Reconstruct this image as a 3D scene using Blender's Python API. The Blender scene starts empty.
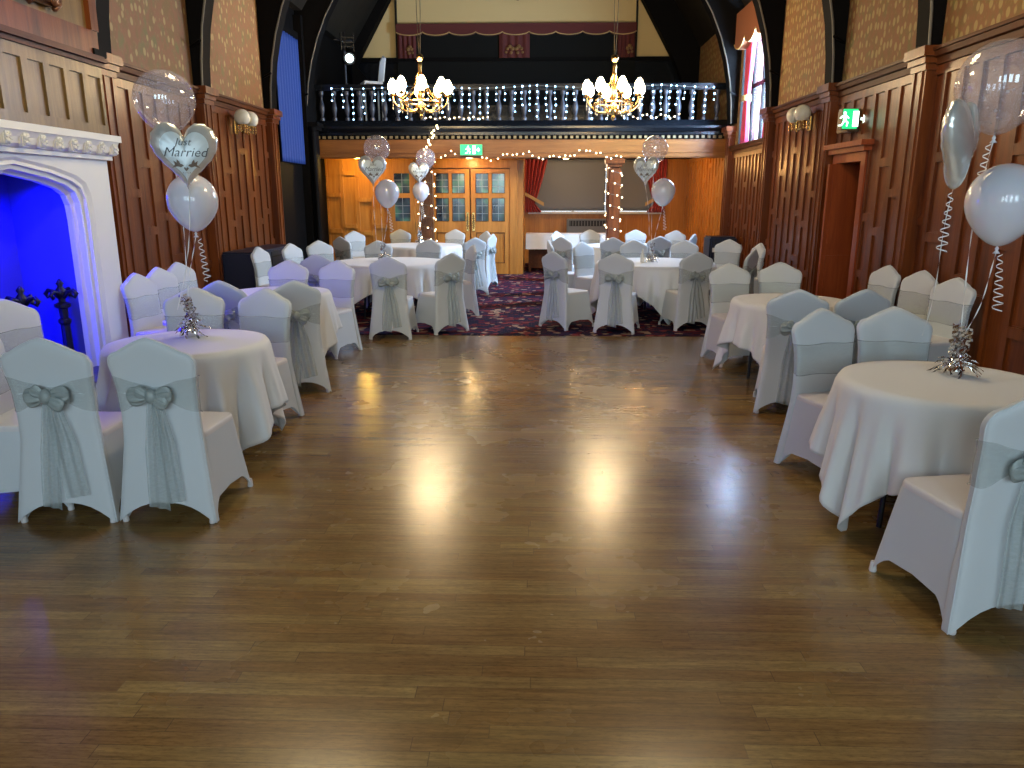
import bpy, bmesh, math, random
from mathutils import Vector, Matrix
PI = math.pi
sc = bpy.context.scene
COL = sc.collection
rnd = random.Random(7)

# ------------------------------------------------------------------ helpers
def link(o, parent=None):
    COL.objects.link(o)
    if parent: o.parent = parent
    return o

def tag(o, label=None, cat=None, group=None, kind=None):
    if label: o['label'] = label
    if cat: o['category'] = cat
    if group: o['group'] = group
    if kind: o['kind'] = kind
    return o

def empty(name, loc=(0, 0, 0), rz=0, label=None, cat=None, group=None):
    o = bpy.data.objects.new(name, None); link(o)
    o.empty_display_size = 0.1
    o.location = loc; o.rotation_euler = (0, 0, rz)
    return tag(o, label, cat, group)

def copy_tree(o, parent=None):
    c = o.copy(); COL.objects.link(c)
    if parent: c.parent = parent
    for ch in list(o.children): copy_tree(ch, c)
    return c

class MB:
    def __init__(s): s.v = []; s.f = []; s.m = []
    def add(s, vs, fs, mi=0, M=None):
        n = len(s.v)
        for p in vs:
            p = Vector(p)
            s.v.append(M @ p if M else p)
        for f in fs:
            s.f.append([i + n for i in f]); s.m.append(mi)
    def box(s, x0, x1, y0, y1, z0, z1, mi=0, M=None):
        vs = [(x, y, z) for x in (x0, x1) for y in (y0, y1) for z in (z0, z1)]
        s.add(vs, [(0, 1, 3, 2), (4, 6, 7, 5), (0, 4, 5, 1), (2, 3, 7, 6), (0, 2, 6, 4), (1, 5, 7, 3)], mi, M)
    def bbox(s, x0, x1, y0, y1, z0, z1, b=0.01, mi=0, M=None):   # bevelled box
        bm = bmesh.new()
        bmesh.ops.create_cube(bm, size=1)
        for v in bm.verts:
            v.co = Vector(((x0 + x1) / 2 + v.co.x * (x1 - x0), (y0 + y1) / 2 + v.co.y * (y1 - y0), (z0 + z1) / 2 + v.co.z * (z1 - z0)))
        bmesh.ops.bevel(bm, geom=bm.edges[:], offset=b, segments=2, affect='EDGES')
        s.add([v.co.copy() for v in bm.verts], [[v.index for v in f.verts] for f in bm.faces], mi, M)
        bm.free()
    def lathe(s, prof, seg=20, c=(0, 0, 0), mi=0, M=None, cap=True):
        vs = []; fs = []
        for r, z in prof:
            for k in range(seg):
                a = 2 * PI * k / seg
                vs.append((c[0] + r * math.cos(a), c[1] + r * math.sin(a), c[2] + z))
        for i in range(len(prof) - 1):
            for k in range(seg):
                k2 = (k + 1) % seg
                fs.append((i * seg + k, i * seg + k2, (i + 1) * seg + k2, (i + 1) * seg + k))
        if cap:
            fs.append([k for k in range(seg)][::-1])
            fs.append([(len(prof) - 1) * seg + k for k in range(seg)])
        s.add(vs, fs, mi, M)
    def tube(s, pts, r, seg=8, mi=0, M=None):
        pts = [Vector(p) for p in pts]
        rs = r if isinstance(r, (list, tuple)) else [r] * len(pts)
        vs = []; fs = []; up = Vector((0, 0, 1)); n = len(pts)
        prev = None
        for i, p in enumerate(pts):
            t = (pts[min(i + 1, n - 1)] - pts[max(i - 1, 0)]).normalized()
            if prev is None:
                a = up if abs(t.dot(up)) < 0.95 else Vector((1, 0, 0))
                u = t.cross(a).normalized()
            else:
                u = (prev - t * prev.dot(t)).normalized()
            prev = u; w = t.cross(u)
            for k in range(seg):
                a = 2 * PI * k / seg
                vs.append(p + (u * math.cos(a) + w * math.sin(a)) * rs[i])
        for i in range(n - 1):
            for k in range(seg):
                k2 = (k + 1) % seg
                fs.append((i * seg + k, i * seg + k2, (i + 1) * seg + k2, (i + 1) * seg + k))
        fs.append(list(range(seg))[::-1]); fs.append([(n - 1) * seg + k for k in range(seg)])
        s.add(vs, fs, mi, M)
    def strip(s, pts, w, d, mi=0):
        """flat ribbon along pts, width vector direction d(i) or constant"""
        vs = []; fs = []
        for i, p in enumerate(pts):
            p = Vector(p); dd = Vector(d(i) if callable(d) else d)
            ww = w[i] if isinstance(w, (list, tuple)) else w
            vs += [p - dd * ww / 2, p + dd * ww / 2]
        for i in range(len(pts) - 1): fs.append((2 * i, 2 * i + 1, 2 * i + 3, 2 * i + 2))
        s.add(vs, fs, mi)
    def ball(s, c, r, sub=1, mi=0, sc3=(1, 1, 1)):
        bm = bmesh.new(); bmesh.ops.create_icosphere(bm, subdivisions=sub, radius=r)
        s.add([(c[0] + v.co.x * sc3[0], c[1] + v.co.y * sc3[1], c[2] + v.co.z * sc3[2]) for v in bm.verts], [[v.index for v in f.verts] for f in bm.faces], mi)
        bm.free()
    def grid(s, fn, nu, nv, mi=0, wrap=False):
        vs = [fn(i / (nu if wrap else nu - 1), j / (nv - 1)) for j in range(nv) for i in range(nu)]
        fs = []
        for j in range(nv - 1):
            for i in range(nu if wrap else nu - 1):
                i2 = (i + 1) % nu
                fs.append((j * nu + i, j * nu + i2, (j + 1) * nu + i2, (j + 1) * nu + i))
        s.add(vs, fs, mi)
    def prism(s, poly, axis, a0, a1, mi=0):
        """poly of 2D pts extruded along axis ('x': pts are (y,z); 'y': pts are (x,z); 'z': (x,y))"""
        def P(p, a): return {'x': (a, p[0], p[1]), 'y': (p[0], a, p[1]), 'z': (p[0], p[1], a)}[axis]
        n = len(poly)
        vs = [P(p, a0) for p in poly] + [P(p, a1) for p in poly]
        fs = [list(range(n)), list(range(n, 2 * n))[::-1]] + [(i, i + n, (i + 1) % n + n, (i + 1) % n) for i in range(n)]
        s.add(vs, fs, mi)
    def build(s, name, mats, parent=None, smooth=False, fix=True):
        me = bpy.data.meshes.new(name)
        me.from_pydata([tuple(v) for v in s.v], [], s.f)
        if not isinstance(mats, (list, tuple)): mats = [mats]
        for m in mats: me.materials.append(m)
        me.polygons.foreach_set('material_index', s.m)
        me.polygons.foreach_set('use_smooth', [bool(smooth)] * len(s.f))
        me.update()
        if fix:
            bm = bmesh.new(); bm.from_mesh(me)
            bmesh.ops.recalc_face_normals(bm, faces=bm.faces)
            bm.to_mesh(me); bm.free()
        if smooth == 'angle':
            me.polygons.foreach_set('use_smooth', [True] * len(s.f))
            me.set_sharp_from_angle(angle=math.radians(38))
        o = bpy.data.objects.new(name, me)
        return link(o, parent)

def struct(o): o['kind'] = 'structure'; return o

# ------------------------------------------------------------------ materials
def mat(name, col=(.5, .5, .5), rough=.5, metal=0, spec=.5, emit=None, estr=0, alpha=1, sheen=0, coat=0):
    m = bpy.data.materials.new(name); m.use_nodes = True
    b = m.node_tree.nodes['Principled BSDF']
    b.inputs['Base Color'].default_value = (*col, 1)
    b.inputs['Roughness'].default_value = rough
    b.inputs['Metallic'].default_value = metal
    b.inputs['Specular IOR Level'].default_value = spec
    b.inputs['Alpha'].default_value = alpha
    b.inputs['Sheen Weight'].default_value = sheen
    b.inputs['Coat Weight'].default_value = coat
    if emit:
        b.inputs['Emission Color'].default_value = (*emit, 1); b.inputs['Emission Strength'].default_value = estr
    return m

def N(m, t, **kw):
    n = m.node_tree.nodes.new(t)
    for k, v in kw.items():
        if k in n.inputs.keys(): n.inputs[k].default_value = v
        else: setattr(n, k, v)
    return n
def L(m, a, ao, b, bi): m.node_tree.links.new(a.outputs[ao], b.inputs[bi])
def ramp(m, stops, interp='LINEAR'):
    r = N(m, 'ShaderNodeValToRGB'); r.color_ramp.interpolation = interp
    e = r.color_ramp.elements
    while len(e) < len(stops): e.new(.5)
    for el, (p, c) in zip(e, stops): el.position = p; el.color = (*c, 1)
    return r
def B(m): return m.node_tree.nodes['Principled BSDF']
def coords(m, scale=(1, 1, 1)):
    tc = N(m, 'ShaderNodeTexCoord'); mp = N(m, 'ShaderNodeMapping'); mp.inputs['Scale'].default_value = scale
    L(m, tc, 'Object', mp, 'Vector'); return mp

def wood(name, dark, light, rough=.32, scale=(9, 9, .7), coat=.2, bump=.15):
    m = mat(name, light, rough, coat=0, spec=.28 if coat else .15)
    mp = coords(m, scale)
    n1 = N(m, 'ShaderNodeTexNoise', Scale=2.2, Detail=6.0, Roughness=.65, Distortion=.6); L(m, mp, 'Vector', n1, 'Vector')
    mp2 = coords(m, tuple(s * .22 for s in scale))
    n2 = N(m, 'ShaderNodeTexNoise', Scale=2.0, Detail=2.0); L(m, mp2, 'Vector', n2, 'Vector')
    mx = N(m, 'ShaderNodeMix', data_type='RGBA'); mx.inputs[0].default_value = .4
    r1 = ramp(m, [(.3, dark), (.7, light)]); L(m, n1, 'Fac', r1, 'Fac')
    r2 = ramp(m, [(.35, dark), (.65, light)]); L(m, n2, 'Fac', r2, 'Fac')
    L(m, r1, 'Color', mx, 6); L(m, r2, 'Color', mx, 7); L(m, mx, 2, B(m), 'Base Color')
    bp = N(m, 'ShaderNodeBump', Strength=bump, Distance=.01); L(m, n1, 'Fac', bp, 'Height'); L(m, bp, 'Normal', B(m), 'Normal')
    return m

M = {}
M['panel'] = wood('oak panelling', (.060, .013, .003), (.215, .056, .011), coat=.08)
M['pine'] = wood('honey pine panelling', (.36, .13, .022), (.62, .27, .05))
M['trimwood'] = wood('moulding wood', (.045, .013, .004), (.12, .036, .010), scale=(9, .7, 9), coat=0, rough=.45)
M['redwood'] = wood('red stained door', (.20, .036, .012), (.38, .085, .024))
M['beamwood'] = wood('beam wood', (.15, .05, .012), (.31, .12, .028), scale=(.6, 9, 9))
M['overmantel'] = wood('overmantel wood', (.10, .058, .018), (.24, .145, .05))
M['carved'] = wood('carved wood', (.05, .02, .008), (.18, .07, .025), bump=.6, scale=(14, 14, 8))
M['black'] = mat('black painted timber', (.0035, .003, .0028), .7, spec=.08)
M['blackgloss'] = mat('black gloss paint', (.005, .006, .008), .2, spec=.4)
M['roofwood'] = wood('dark roof boards', (.010, .008, .006), (.022, .018, .012), rough=.6, coat=0)
M['edge'] = mat('pale rib moulding', (.08, .065, .045), .5)
M['cream'] = mat('cream plaster', (.66, .48, .21), .8)
M['white'] = mat('white painted stone', (.72, .70, .62), .55)
M['brass'] = mat('brass', (.75, .50, .18), .22, 1)
M['brassdull'] = mat('antique brass', (.45, .33, .14), .35, 1)
M['iron'] = mat('black iron', (.008, .007, .010), .5, .3)
M['navy'] = mat('navy vinyl cover', (.006, .009, .03), .42)
M['navydrape'] = mat('blue drape', (.008, .035, .19), .8)
M['red'] = mat('red plastic', (.65, .03, .02), .35)
M['grey_blind'] = mat('grey blind', (.20, .225, .26), .8)
M['grey_metal'] = mat('grey radiator metal', (.16, .16, .155), .45)
M['darkgap'] = mat('dark grille', (.01, .01, .01), .6)
M['glass_dark'] = mat('leaded dark glass', (.02, .035, .05), .08, spec=.8)
M['lead'] = mat('lead came', (.32, .36, .38), .4, .5)
M['opal'] = mat('opal glass globe', (.72, .66, .52), .12)
M['shade_glow'] = mat('glowing glass shade', (.9, .8, .6), .3, emit=(1, .80, .47), estr=42)
M['crystal'] = mat('cut glass drop', (.9, .85, .7), .05, .0, 1.0, alpha=.6)
M['cable'] = mat('dark flex', (.12, .09, .05), .5, .4)
M['wire'] = mat('thin clear wire', (.12, .12, .10), .5)
M['cool_bulb'] = mat('cool fairy bulb', (.8, .9, 1), .3, emit=(.32, .62, 1), estr=13)
M['warm_bulb'] = mat('warm fairy bulb', (1, .9, .7), .3, emit=(1, .74, .40), estr=10)
M['green_sign'] = mat('lit green sign', (.02, .5, .15), .4, emit=(.02, .75, .25), estr=1.3)
M['white_sign'] = mat('lit white pictogram', (.9, 1, .9), .4, emit=(.75, 1, .85), estr=3.2)
M['signbox'] = mat('bronze sign case', (.20, .13, .06), .4)
M['lampon'] = mat('lit downlight lens', (1, .9, .6), .4, emit=(1, .72, .28), estr=20)
M['stagelens'] = mat('lit stage lamp lens', (.8, 1, 1), .2, emit=(.7, 1, 1), estr=4)
M['ribbon'] = mat('white curling ribbon', (.82, .80, .78), .25, sheen=.2)
M['foil'] = mat('silver foil', (.78, .79, .76), .24, .55, coat=.4)
M['print'] = mat('white print on foil', (.66, .74, .76), .3, .1)
M['ink'] = mat('dark script ink', (.03, .04, .05), .5)
M['dove'] = mat('bronze dove print', (.16, .12, .09), .5)
M['tinsel'] = mat('silver tinsel', (.85, .85, .85), .15, 1)
M['redcloth'] = mat('red velvet curtain', (.34, .018, .015), .75, sheen=.3)
M['pinkcloth'] = mat('pink red curtain', (.62, .045, .10), .75, sheen=.3)
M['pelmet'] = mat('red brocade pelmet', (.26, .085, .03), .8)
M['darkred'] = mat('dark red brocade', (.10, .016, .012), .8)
M['goldtrim'] = mat('gold braid', (.55, .36, .14), .5, .2)
M['darkcloth'] = mat('blackout cloth', (.010, .010, .009), .9, spec=.1)
M['whitecloth_bar'] = mat('white serving cloth', (.85, .85, .84), .7)
M['chrome'] = mat('chrome', (.8, .8, .8), .15, 1)

def fabric(name, col, rough=.62, bump=.08, scale=60):
    m = mat(name, col, rough, spec=.3, sheen=.25)
    mp = coords(m)
    n = N(m, 'ShaderNodeTexNoise', Scale=scale, Detail=2.0); L(m, mp, 'Vector', n, 'Vector')
    bp = N(m, 'ShaderNodeBump', Strength=bump, Distance=.004); L(m, n, 'Fac', bp, 'Height'); L(m, bp, 'Normal', B(m), 'Normal')
    return m
M['lycra'] = fabric('white stretch cover', (.55, .58, .60))
M['lycra_warm'] = fabric('white stretch seat', (.62, .59, .58))
M['linen'] = fabric('white table linen', (.69, .69, .68), .7)

def organza(name, col, a):
    m = mat(name, col, .42, .1, .4)
    mp = coords(m, (18, 18, 40))
    n = N(m, 'ShaderNodeTexNoise', Scale=2.5, Detail=4.0, Roughness=.7); L(m, mp, 'Vector', n, 'Vector')
    r = ramp(m, [(.3, (a - .05,) * 3), (.7, (a + .05,) * 3)]); L(m, n, 'Fac', r, 'Fac'); L(m, r, 'Color', B(m), 'Alpha')
    bp = N(m, 'ShaderNodeBump', Strength=.18, Distance=.006); L(m, n, 'Fac', bp, 'Height'); L(m, bp, 'Normal', B(m), 'Normal')
    return m
M['organza'] = organza('silver organza', (.50, .55, .53), .32)
M['organza_bow'] = organza('silver organza bow', (.38, .43, .42), .72)
M['organza_tail'] = organza('silver organza tail', (.44, .50, .50), .46)

# balloons
def clear_balloon():
    m = mat('clear balloon film', (1, 1, 1), .05)
    nt = m.node_tree; nt.nodes.remove(B(m)); out = nt.nodes['Material Output']
    tr = N(m, 'ShaderNodeBsdfTransparent'); tr.inputs['Color'].default_value = (.95, .93, .95, 1)
    gl = N(m, 'ShaderNodeBsdfGlossy'); gl.inputs['Roughness'].default_value = .06
    df = N(m, 'ShaderNodeBsdfDiffuse'); df.inputs['Color'].default_value = (.80, .74, .78, 1)
    lw = N(m, 'ShaderNodeLayerWeight'); lw.inputs['Blend'].default_value = .28
    r = ramp(m, [(0, (.10,) * 3), (.6, (.16,) * 3), (.85, (.4,) * 3), (1, (.85,) * 3)]); L(m, lw, 'Facing', r, 'Fac')
    mp = coords(m); v = N(m, 'ShaderNodeTexVoronoi', Scale=16.0); L(m, mp, 'Vector', v, 'Vector')
    c = ramp(m, [(.10, (.5,) * 3), (.15, (0.24,) * 3)]); L(m, v, 'Distance', c, 'Fac')
    m1 = N(m, 'ShaderNodeMixShader'); L(m, c, 'Color', m1, 0); L(m, tr, 0, m1, 1); L(m, df, 0, m1, 2)
    m2 = N(m, 'ShaderNodeMixShader'); L(m, r, 'Color', m2, 0); L(m, m1, 0, m2, 1); L(m, gl, 0, m2, 2)
    L(m, m2, 0, out, 'Surface')
    return m
M['clear'] = clear_balloon()
def latex():
    m = mat('pearl white latex', (.72, .72, .80), .14, coat=.4)
    b = B(m); b.inputs['Subsurface Weight'].default_value = .15; b.inputs['Alpha'].default_value = .93
    return m
M['latex'] = latex()

def wallpaper():
    m = mat('floral wallpaper', (.3, .2, .1), .7)
    mp = coords(m, (.01, 1.1, .75))
    n = N(m, 'ShaderNodeTexNoise', Scale=7.0, Detail=3.0); L(m, mp, 'Vector', n, 'Vector')
    base = ramp(m, [(.35, (.20, .115, .036)), (.52, (.25, .105, .042)), (.7, (.17, .14, .042))]); L(m, n, 'Fac', base, 'Fac')
    v = N(m, 'ShaderNodeTexVoronoi', Scale=9.5); v.inputs['Randomness'].default_value = .55; L(m, mp, 'Vector', v, 'Vector')
    mask = ramp(m, [(.26, (1,) * 3), (.36, (0,) * 3)]); L(m, v, 'Distance', mask, 'Fac')
    v2 = N(m, 'ShaderNodeTexVoronoi', Scale=22.0); L(m, mp, 'Vector', v2, 'Vector')
    mask2 = ramp(m, [(.16, (.7,) * 3), (.28, (0,) * 3)]); L(m, v2, 'Distance', mask2, 'Fac')
    m1 = N(m, 'ShaderNodeMix', data_type='RGBA'); L(m, mask2, 'Color', m1, 0); L(m, base, 'Color', m1, 6); m1.inputs[7].default_value = (.26, .16, .055, 1)
    m2 = N(m, 'ShaderNodeMix', data_type='RGBA'); L(m, mask, 'Color', m2, 0); L(m, m1, 2, m2, 6); m2.inputs[7].default_value = (.36, .25, .095, 1)
    L(m, m2, 2, B(m), 'Base Color')
    return m
M['wallpaper'] = wallpaper()

def floor_mat():
    m = mat('strip oak dance floor', (.2, .12, .06), .2, spec=.42, coat=.22); B(m).inputs['Coat Roughness'].default_value = .17
    tc = N(m, 'ShaderNodeTexCoord'); sp = N(m, 'ShaderNodeSeparateXYZ'); L(m, tc, 'Object', sp, 0)
    def MA(op, a, b=None, c=None):
        n = N(m, 'ShaderNodeMath', operation=op)
        for k, q in enumerate((a, b, c)):
            if q is None: continue
            if isinstance(q, (int, float)): n.inputs[k].default_value = q
            else: m.node_tree.links.new(q, n.inputs[k])
        return n.outputs[0]
    yr = MA('DIVIDE', sp.outputs[1], .064); row = MA('FLOOR', yr); fy_ = MA('FRACT', yr)
    wn1 = N(m, 'ShaderNodeTexWhiteNoise', noise_dimensions='1D'); m.node_tree.links.new(row, wn1.inputs['W'])
    xs = MA('ADD', MA('DIVIDE', sp.outputs[0], 1.05), MA('MULTIPLY', wn1.outputs[0], 17.3)); idx = MA('FLOOR', xs); fx_ = MA('FRACT', xs)
    cb = N(m, 'ShaderNodeCombineXYZ'); m.node_tree.links.new(row, cb.inputs[0]); m.node_tree.links.new(idx, cb.inputs[1])
    wn2 = N(m, 'ShaderNodeTexWhiteNoise', noise_dimensions='2D'); L(m, cb, 0, wn2, 'Vector')
    c = ramp(m, [(0, (.205, .108, .034)), (.4, (.232, .133, .044)), (.7, (.252, .155, .053)), (1, (.285, .184, .066))]); L(m, wn2, 'Value', c, 'Fac')
    mp = N(m, 'ShaderNodeMapping'); mp.inputs['Scale'].default_value = (1.3, 22, 1); L(m, tc, 'Object', mp, 'Vector')
    ad = N(m, 'ShaderNodeVectorMath', operation='ADD'); L(m, mp, 0, ad, 0); L(m, wn2, 'Color', ad, 1)
    g = N(m, 'ShaderNodeTexNoise', Scale=2.6, Detail=7.0, Roughness=.68); L(m, ad, 0, g, 'Vector')
    gr = ramp(m, [(.3, (.58, .55, .52)), (.7, (1.3, 1.3, 1.28))]); L(m, g, 'Fac', gr, 'Fac')
    mx = N(m, 'ShaderNodeMix', data_type='RGBA', blend_type='MULTIPLY'); mx.inputs[0].default_value = 1
    L(m, c, 'Color', mx, 6); L(m, gr, 'Color', mx, 7)
    p = N(m, 'ShaderNodeTexNoise', Scale=.9, Detail=5.0, Roughness=.6); L(m, tc, 'Object', p, 'Vector')
    pr = ramp(m, [(.35, (.82, .74, .70)), (.65, (1.14, 1.20, 1.18))]); L(m, p, 'Fac', pr, 'Fac')
    m2 = N(m, 'ShaderNodeMix', data_type='RGBA', blend_type='MULTIPLY'); m2.inputs[0].default_value = 1
    L(m, mx, 2, m2, 6); L(m, pr, 'Color', m2, 7)
    seam = MA('MAXIMUM', MA('LESS_THAN', fy_, .035), MA('LESS_THAN', fx_, .0028))
    dn = N(m, 'ShaderNodeTexNoise', Scale=2.5, Detail=2.0); L(m, tc, 'Object', dn, 'Vector')
    sm = MA('MULTIPLY', seam, MA('MULTIPLY', dn.outputs[0], 1.25))
    m3 = N(m, 'ShaderNodeMix', data_type='RGBA'); m.node_tree.links.new(sm, m3.inputs[0]); L(m, m2, 2, m3, 6); m3.inputs[7].default_value = (.055, .032, .018, 1)
    sk = N(m, 'ShaderNodeTexNoise', Scale=1.0, Detail=4.0, Roughness=.75); mp4 = N(m, 'ShaderNodeMapping'); mp4.inputs['Scale'].default_value = (26, 110, 1); L(m, tc, 'Object', mp4, 'Vector'); L(m, mp4, 0, sk, 'Vector')
    skr = ramp(m, [(.30, (.60, .58, .55)), (.5, (1, 1, 1)), (.75, (1.18, 1.18, 1.16))]); L(m, sk, 'Fac', skr, 'Fac')
    m4 = N(m, 'ShaderNodeMix', data_type='RGBA', blend_type='MULTIPLY'); m4.inputs[0].default_value = 1; L(m, m3, 2, m4, 6); L(m, skr, 'Color', m4, 7)
    L(m, m4, 2, B(m), 'Base Color')
    rr = ramp(m, [(.3, (.22,) * 3), (.7, (.31,) * 3)]); L(m, p, 'Fac', rr, 'Fac'); L(m, rr, 'Color', B(m), 'Roughness')
    bp = N(m, 'ShaderNodeBump', Strength=.05, Distance=.002); L(m, g, 'Fac', bp, 'Height'); L(m, bp, 'Normal', B(m), 'Normal')
    return m
M['floor'] = floor_mat()

def carpet_mat():
    m = mat('patterned pub carpet', (.1, .02, .03), .95, spec=.1)
    mp = coords(m, (1, 1, 1))
    v = N(m, 'ShaderNodeTexVoronoi', Scale=13.0); v.inputs['Randomness'].default_value = .75; L(m, mp, 'Vector', v, 'Vector')
    s = N(m, 'ShaderNodeSeparateColor'); L(m, v, 'Color', s, 0)
    c = ramp(m, [(0, (.008, .008, .030)), (.42, (.10, .008, .014)), (.60, (.035, .008, .035)), (.80, (.20, .035, .04)), (.91, (.36, .24, .16))], 'CONSTANT'); L(m, s, 'Red', c, 'Fac')
    v2 = N(m, 'ShaderNodeTexVoronoi', Scale=34.0); L(m, mp, 'Vector', v2, 'Vector')
    d = ramp(m, [(.18, (1,) * 3), (.24, (0,) * 3)]); L(m, v2, 'Distance', d, 'Fac')
    mx = N(m, 'ShaderNodeMix', data_type='RGBA'); L(m, d, 'Color', mx, 0); L(m, c, 'Color', mx, 6); mx.inputs[7].default_value = (.16, .06, .06, 1)
    L(m, mx, 2, B(m), 'Base Color'); return m
M['carpet'] = carpet_mat()

# ------------------------------------------------------------------ room dimensions
XL, XR, XB = -4.45, 3.85, -4.6
YN, YD, YG = -3.6, 16.9, 19.8
ZR, ZE = 3.02, 5.1           # dado rail height, eaves
XC = (XL + XR) / 2
TR = [-1.7, .7, 3.1, 5.55, 7.95, 10.35, 12.95]     # roof trusses

fl = MB(); fl.box(XL - .6, XR + .6, YN - .3, YG + .3, -.2, 0); struct(fl.build('floor', M['floor']))
cp = MB(); cp.prism([(XL + .01, 9.25), (XR - .01, 9.25), (XR - .01, YG - .02), (-.27, YG - .02), (-.27, YD - .02), (XB + .01, YD - .02), (XB + .01, 13.21), (XL + .01, 13.21)], 'z', 0, .008)
tag(cp.build('patterned_carpet', M['carpet']), 'dark red and navy patterned carpet beyond the wooden dance floor', 'carpet')

def wall_x(name, x0, x1, y0, y1, z0, z1, holes, m):
    """wall slab with normal along x, with rectangular holes (ya,yb,za,zb)"""
    mb = MB(); y = y0
    for (a, b, c, d) in sorted(holes):
        if a > y: mb.box(x0, x1, y, a, z0, z1)
        if c > z0: mb.box(x0, x1, a, b, z0, c)
        if d < z1: mb.box(x0, x1, a, b, d, z1)
        y = b
    if y < y1: mb.box(x0, x1, y, y1, z0, z1)
    return struct(mb.build(name, m))
def wall_y(name, y0, y1, x0, x1, z0, z1, holes, m):
    mb = MB(); x = x0
    for (a, b, c, d) in sorted(holes):
        if a > x: mb.box(x, a, y0, y1, z0, z1)
        if c > z0: mb.box(a, b, y0, y1, z0, c)
        if d < z1: mb.box(a, b, y0, y1, d, z1)
        x = b
    if x < x1: mb.box(x, x1, y0, y1, z0, z1)
    return struct(mb.build(name, m))

DOOR = (9.25, 10.05, 0, 2.12); WIN = (13.15, 15.15, 2.62, 5.02)
wall_x('wall_right', XR, XR + .3, YN, YG + .2, 0, ZE + .1, [DOOR, WIN], M['wallpaper'])
FB = (5.36, 7.14, 0, 1.9)
wall_x('wall_left', XL - .25, XL, YN, 13.2, 0, ZE + .1, [FB], M['wallpaper'])
wall_x('wall_left_bay', XB - .2, XB, 13.2, YG + .2, 0, ZE + .1, [], M['black'])
WF = [(-3.9, -2.7, 1.3, 3.9), (-1.9, -.7, 1.3, 4.2), (.1, 1.3, 1.3, 4.2), (2.1, 3.3, 1.3, 3.9)]
wall_y('wall_front', YN - .3, YN, XL - .25, XR + .3, 0, 11, WF, M['cream'])
# back of hall under the balcony
DW = (-2.38, -.50, 0, 2.36)
wall_y('wall_back', YD, YD + .15, XB, -.40, 0, 2.62, [(-3.16, -2.68, .95, 2.36), DW], M['pine'])
wall_x('wall_return', -.40, -.28, YD, YG, 0, 2.62, [], M['pine'])
BW = (-.24, 3.12, 1.30, 2.62)
wall_y('wall_bay', YG, YG + .15, -.40, XR, 0, 2.62, [BW], M['pine'])
wall_y('wall_gable', YG, YG + .2, XB, XR, 2.62, 11, [], M['cream'])

# roof
SL = math.tan(math.radians(57))
rf = MB()
zt = 9.2; dx = (zt - ZE) / SL
rf.prism([(XR + .3, ZE), (XR + .3, ZE + .15), (XR - dx, zt + .15), (XL + dx, zt + .15), (XL - .25, ZE + .15), (XL - .25, ZE), (XL, ZE), (XL + dx, zt), (XR - dx, zt), (XR, ZE)][::-1], 'y', YN - .3, YG + .2)
struct(rf.build('ceiling', M['roofwood']))
vent = MB()
vent.lathe([(.02, 0), (.14, .0), (.10, -.10), (.02, -.14)], 16, (0, 0, 0))
for k in range(10):
    a = 2 * PI * k / 10 + .1
    vent.tube([(.1 * math.cos(a), .1 * math.sin(a), -.04), (.45 * math.cos(a), .45 * math.sin(a), .02), (.6 * math.cos(a), .6 * math.sin(a), .10)], [.03, .02, .008], 6)
o = vent.build('star_ceiling_boss', M['black']); o.location = (-.45, 18.6, 6.15)
tag(o, 'black spiky star shaped fitting high before the cream gable', 'ceiling ornament')
st = MB(); st.tube([(0, 0, 0), (0, 0, zt - 6.15)], .012, 6); st.build('hanging_rod', M['black'], o)

# ------------------------------------------------------------------ panelling
def panelling(name, P, length, z0, z1, m, pitch=.31, pattern=None, depth=.028, sw=.075, skip=(), top=.09, base=.16, parent=None, rail=0):
    """P(u, n, z) -> world. vertical stiles with staggered rails"""
    mb = MB()
    def bx(u0, u1, a, b, n=depth):
        vs = [P(u, q, z) for u in (u0, u1) for q in (0, n) for z in (a, b)]
        e = .008   # chamfered front face
        c = list(vs)
        mb.add(c, [(0, 1, 3, 2), (4, 6, 7, 5), (0, 4, 5, 1), (2, 3, 7, 6), (0, 2, 6, 4), (1, 5, 7, 3)])
    def clear(u0, u1, a, b):
        return not any(u0 < s1 - .001 and u1 > s0 + .001 and a < t1 - .001 and b > t0 + .001 for (s0, s1, t0, t1) in skip)
    n = max(1, round(length / pitch)); p = length / n
    pattern = pattern or [(2.35, .95), (1.72, .62), (2.05, 1.30), (1.45, .80)]
    def put(u0, u1, a, b, n=depth):
        for (s0, s1, t0, t1) in skip:
            if u0 < s1 - .001 and u1 > s0 + .001 and a < t1 and b > t0:
                if u0 >= s0 - .04 and u1 <= s1 + .04:      # cut the piece vertically
                    if a < t0 - .02: put(u0, u1, a, t0, n)
                    if b > t1 + .02: put(u0, u1, t1, b, n)
                    return
                if u0 < s0 - .03: put(u0, s0, a, b, n)
                if u1 > s1 + .03: put(s1, u1, a, b, n)
                if a < t0 - .02: put(max(u0, s0), min(u1, s1), a, t0, n)
                if b > t1 + .02: put(max(u0, s0), min(u1, s1), t1, b, n)
                return
        bx(u0, u1, a, b, n)
    put(0, length, z0, z0 + base, depth + .006)
    put(0, length, z1 - top, z1)
    for i in range(n + 1):
        u = i * p
        put(max(0, u - sw / 2), min(length, u + sw / 2), z0 + base, z1 - top)
        if i < n:
            for zz in pattern[i % len(pattern)]:
                if z0 + base + .1 < zz < z1 - top - .1:
                    put(u + sw / 2, u + p - sw / 2, zz - .045, zz + .045, depth - .001 + rail)
                    put(u + sw / 2 + .012, u + p - sw / 2 - .012, zz + .045, zz + .058, depth * .5)
    # panel fields: thin backing board in the same wood
    put(0, length, z0, z1, .006)
    return mb.build(name, m, parent)

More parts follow.
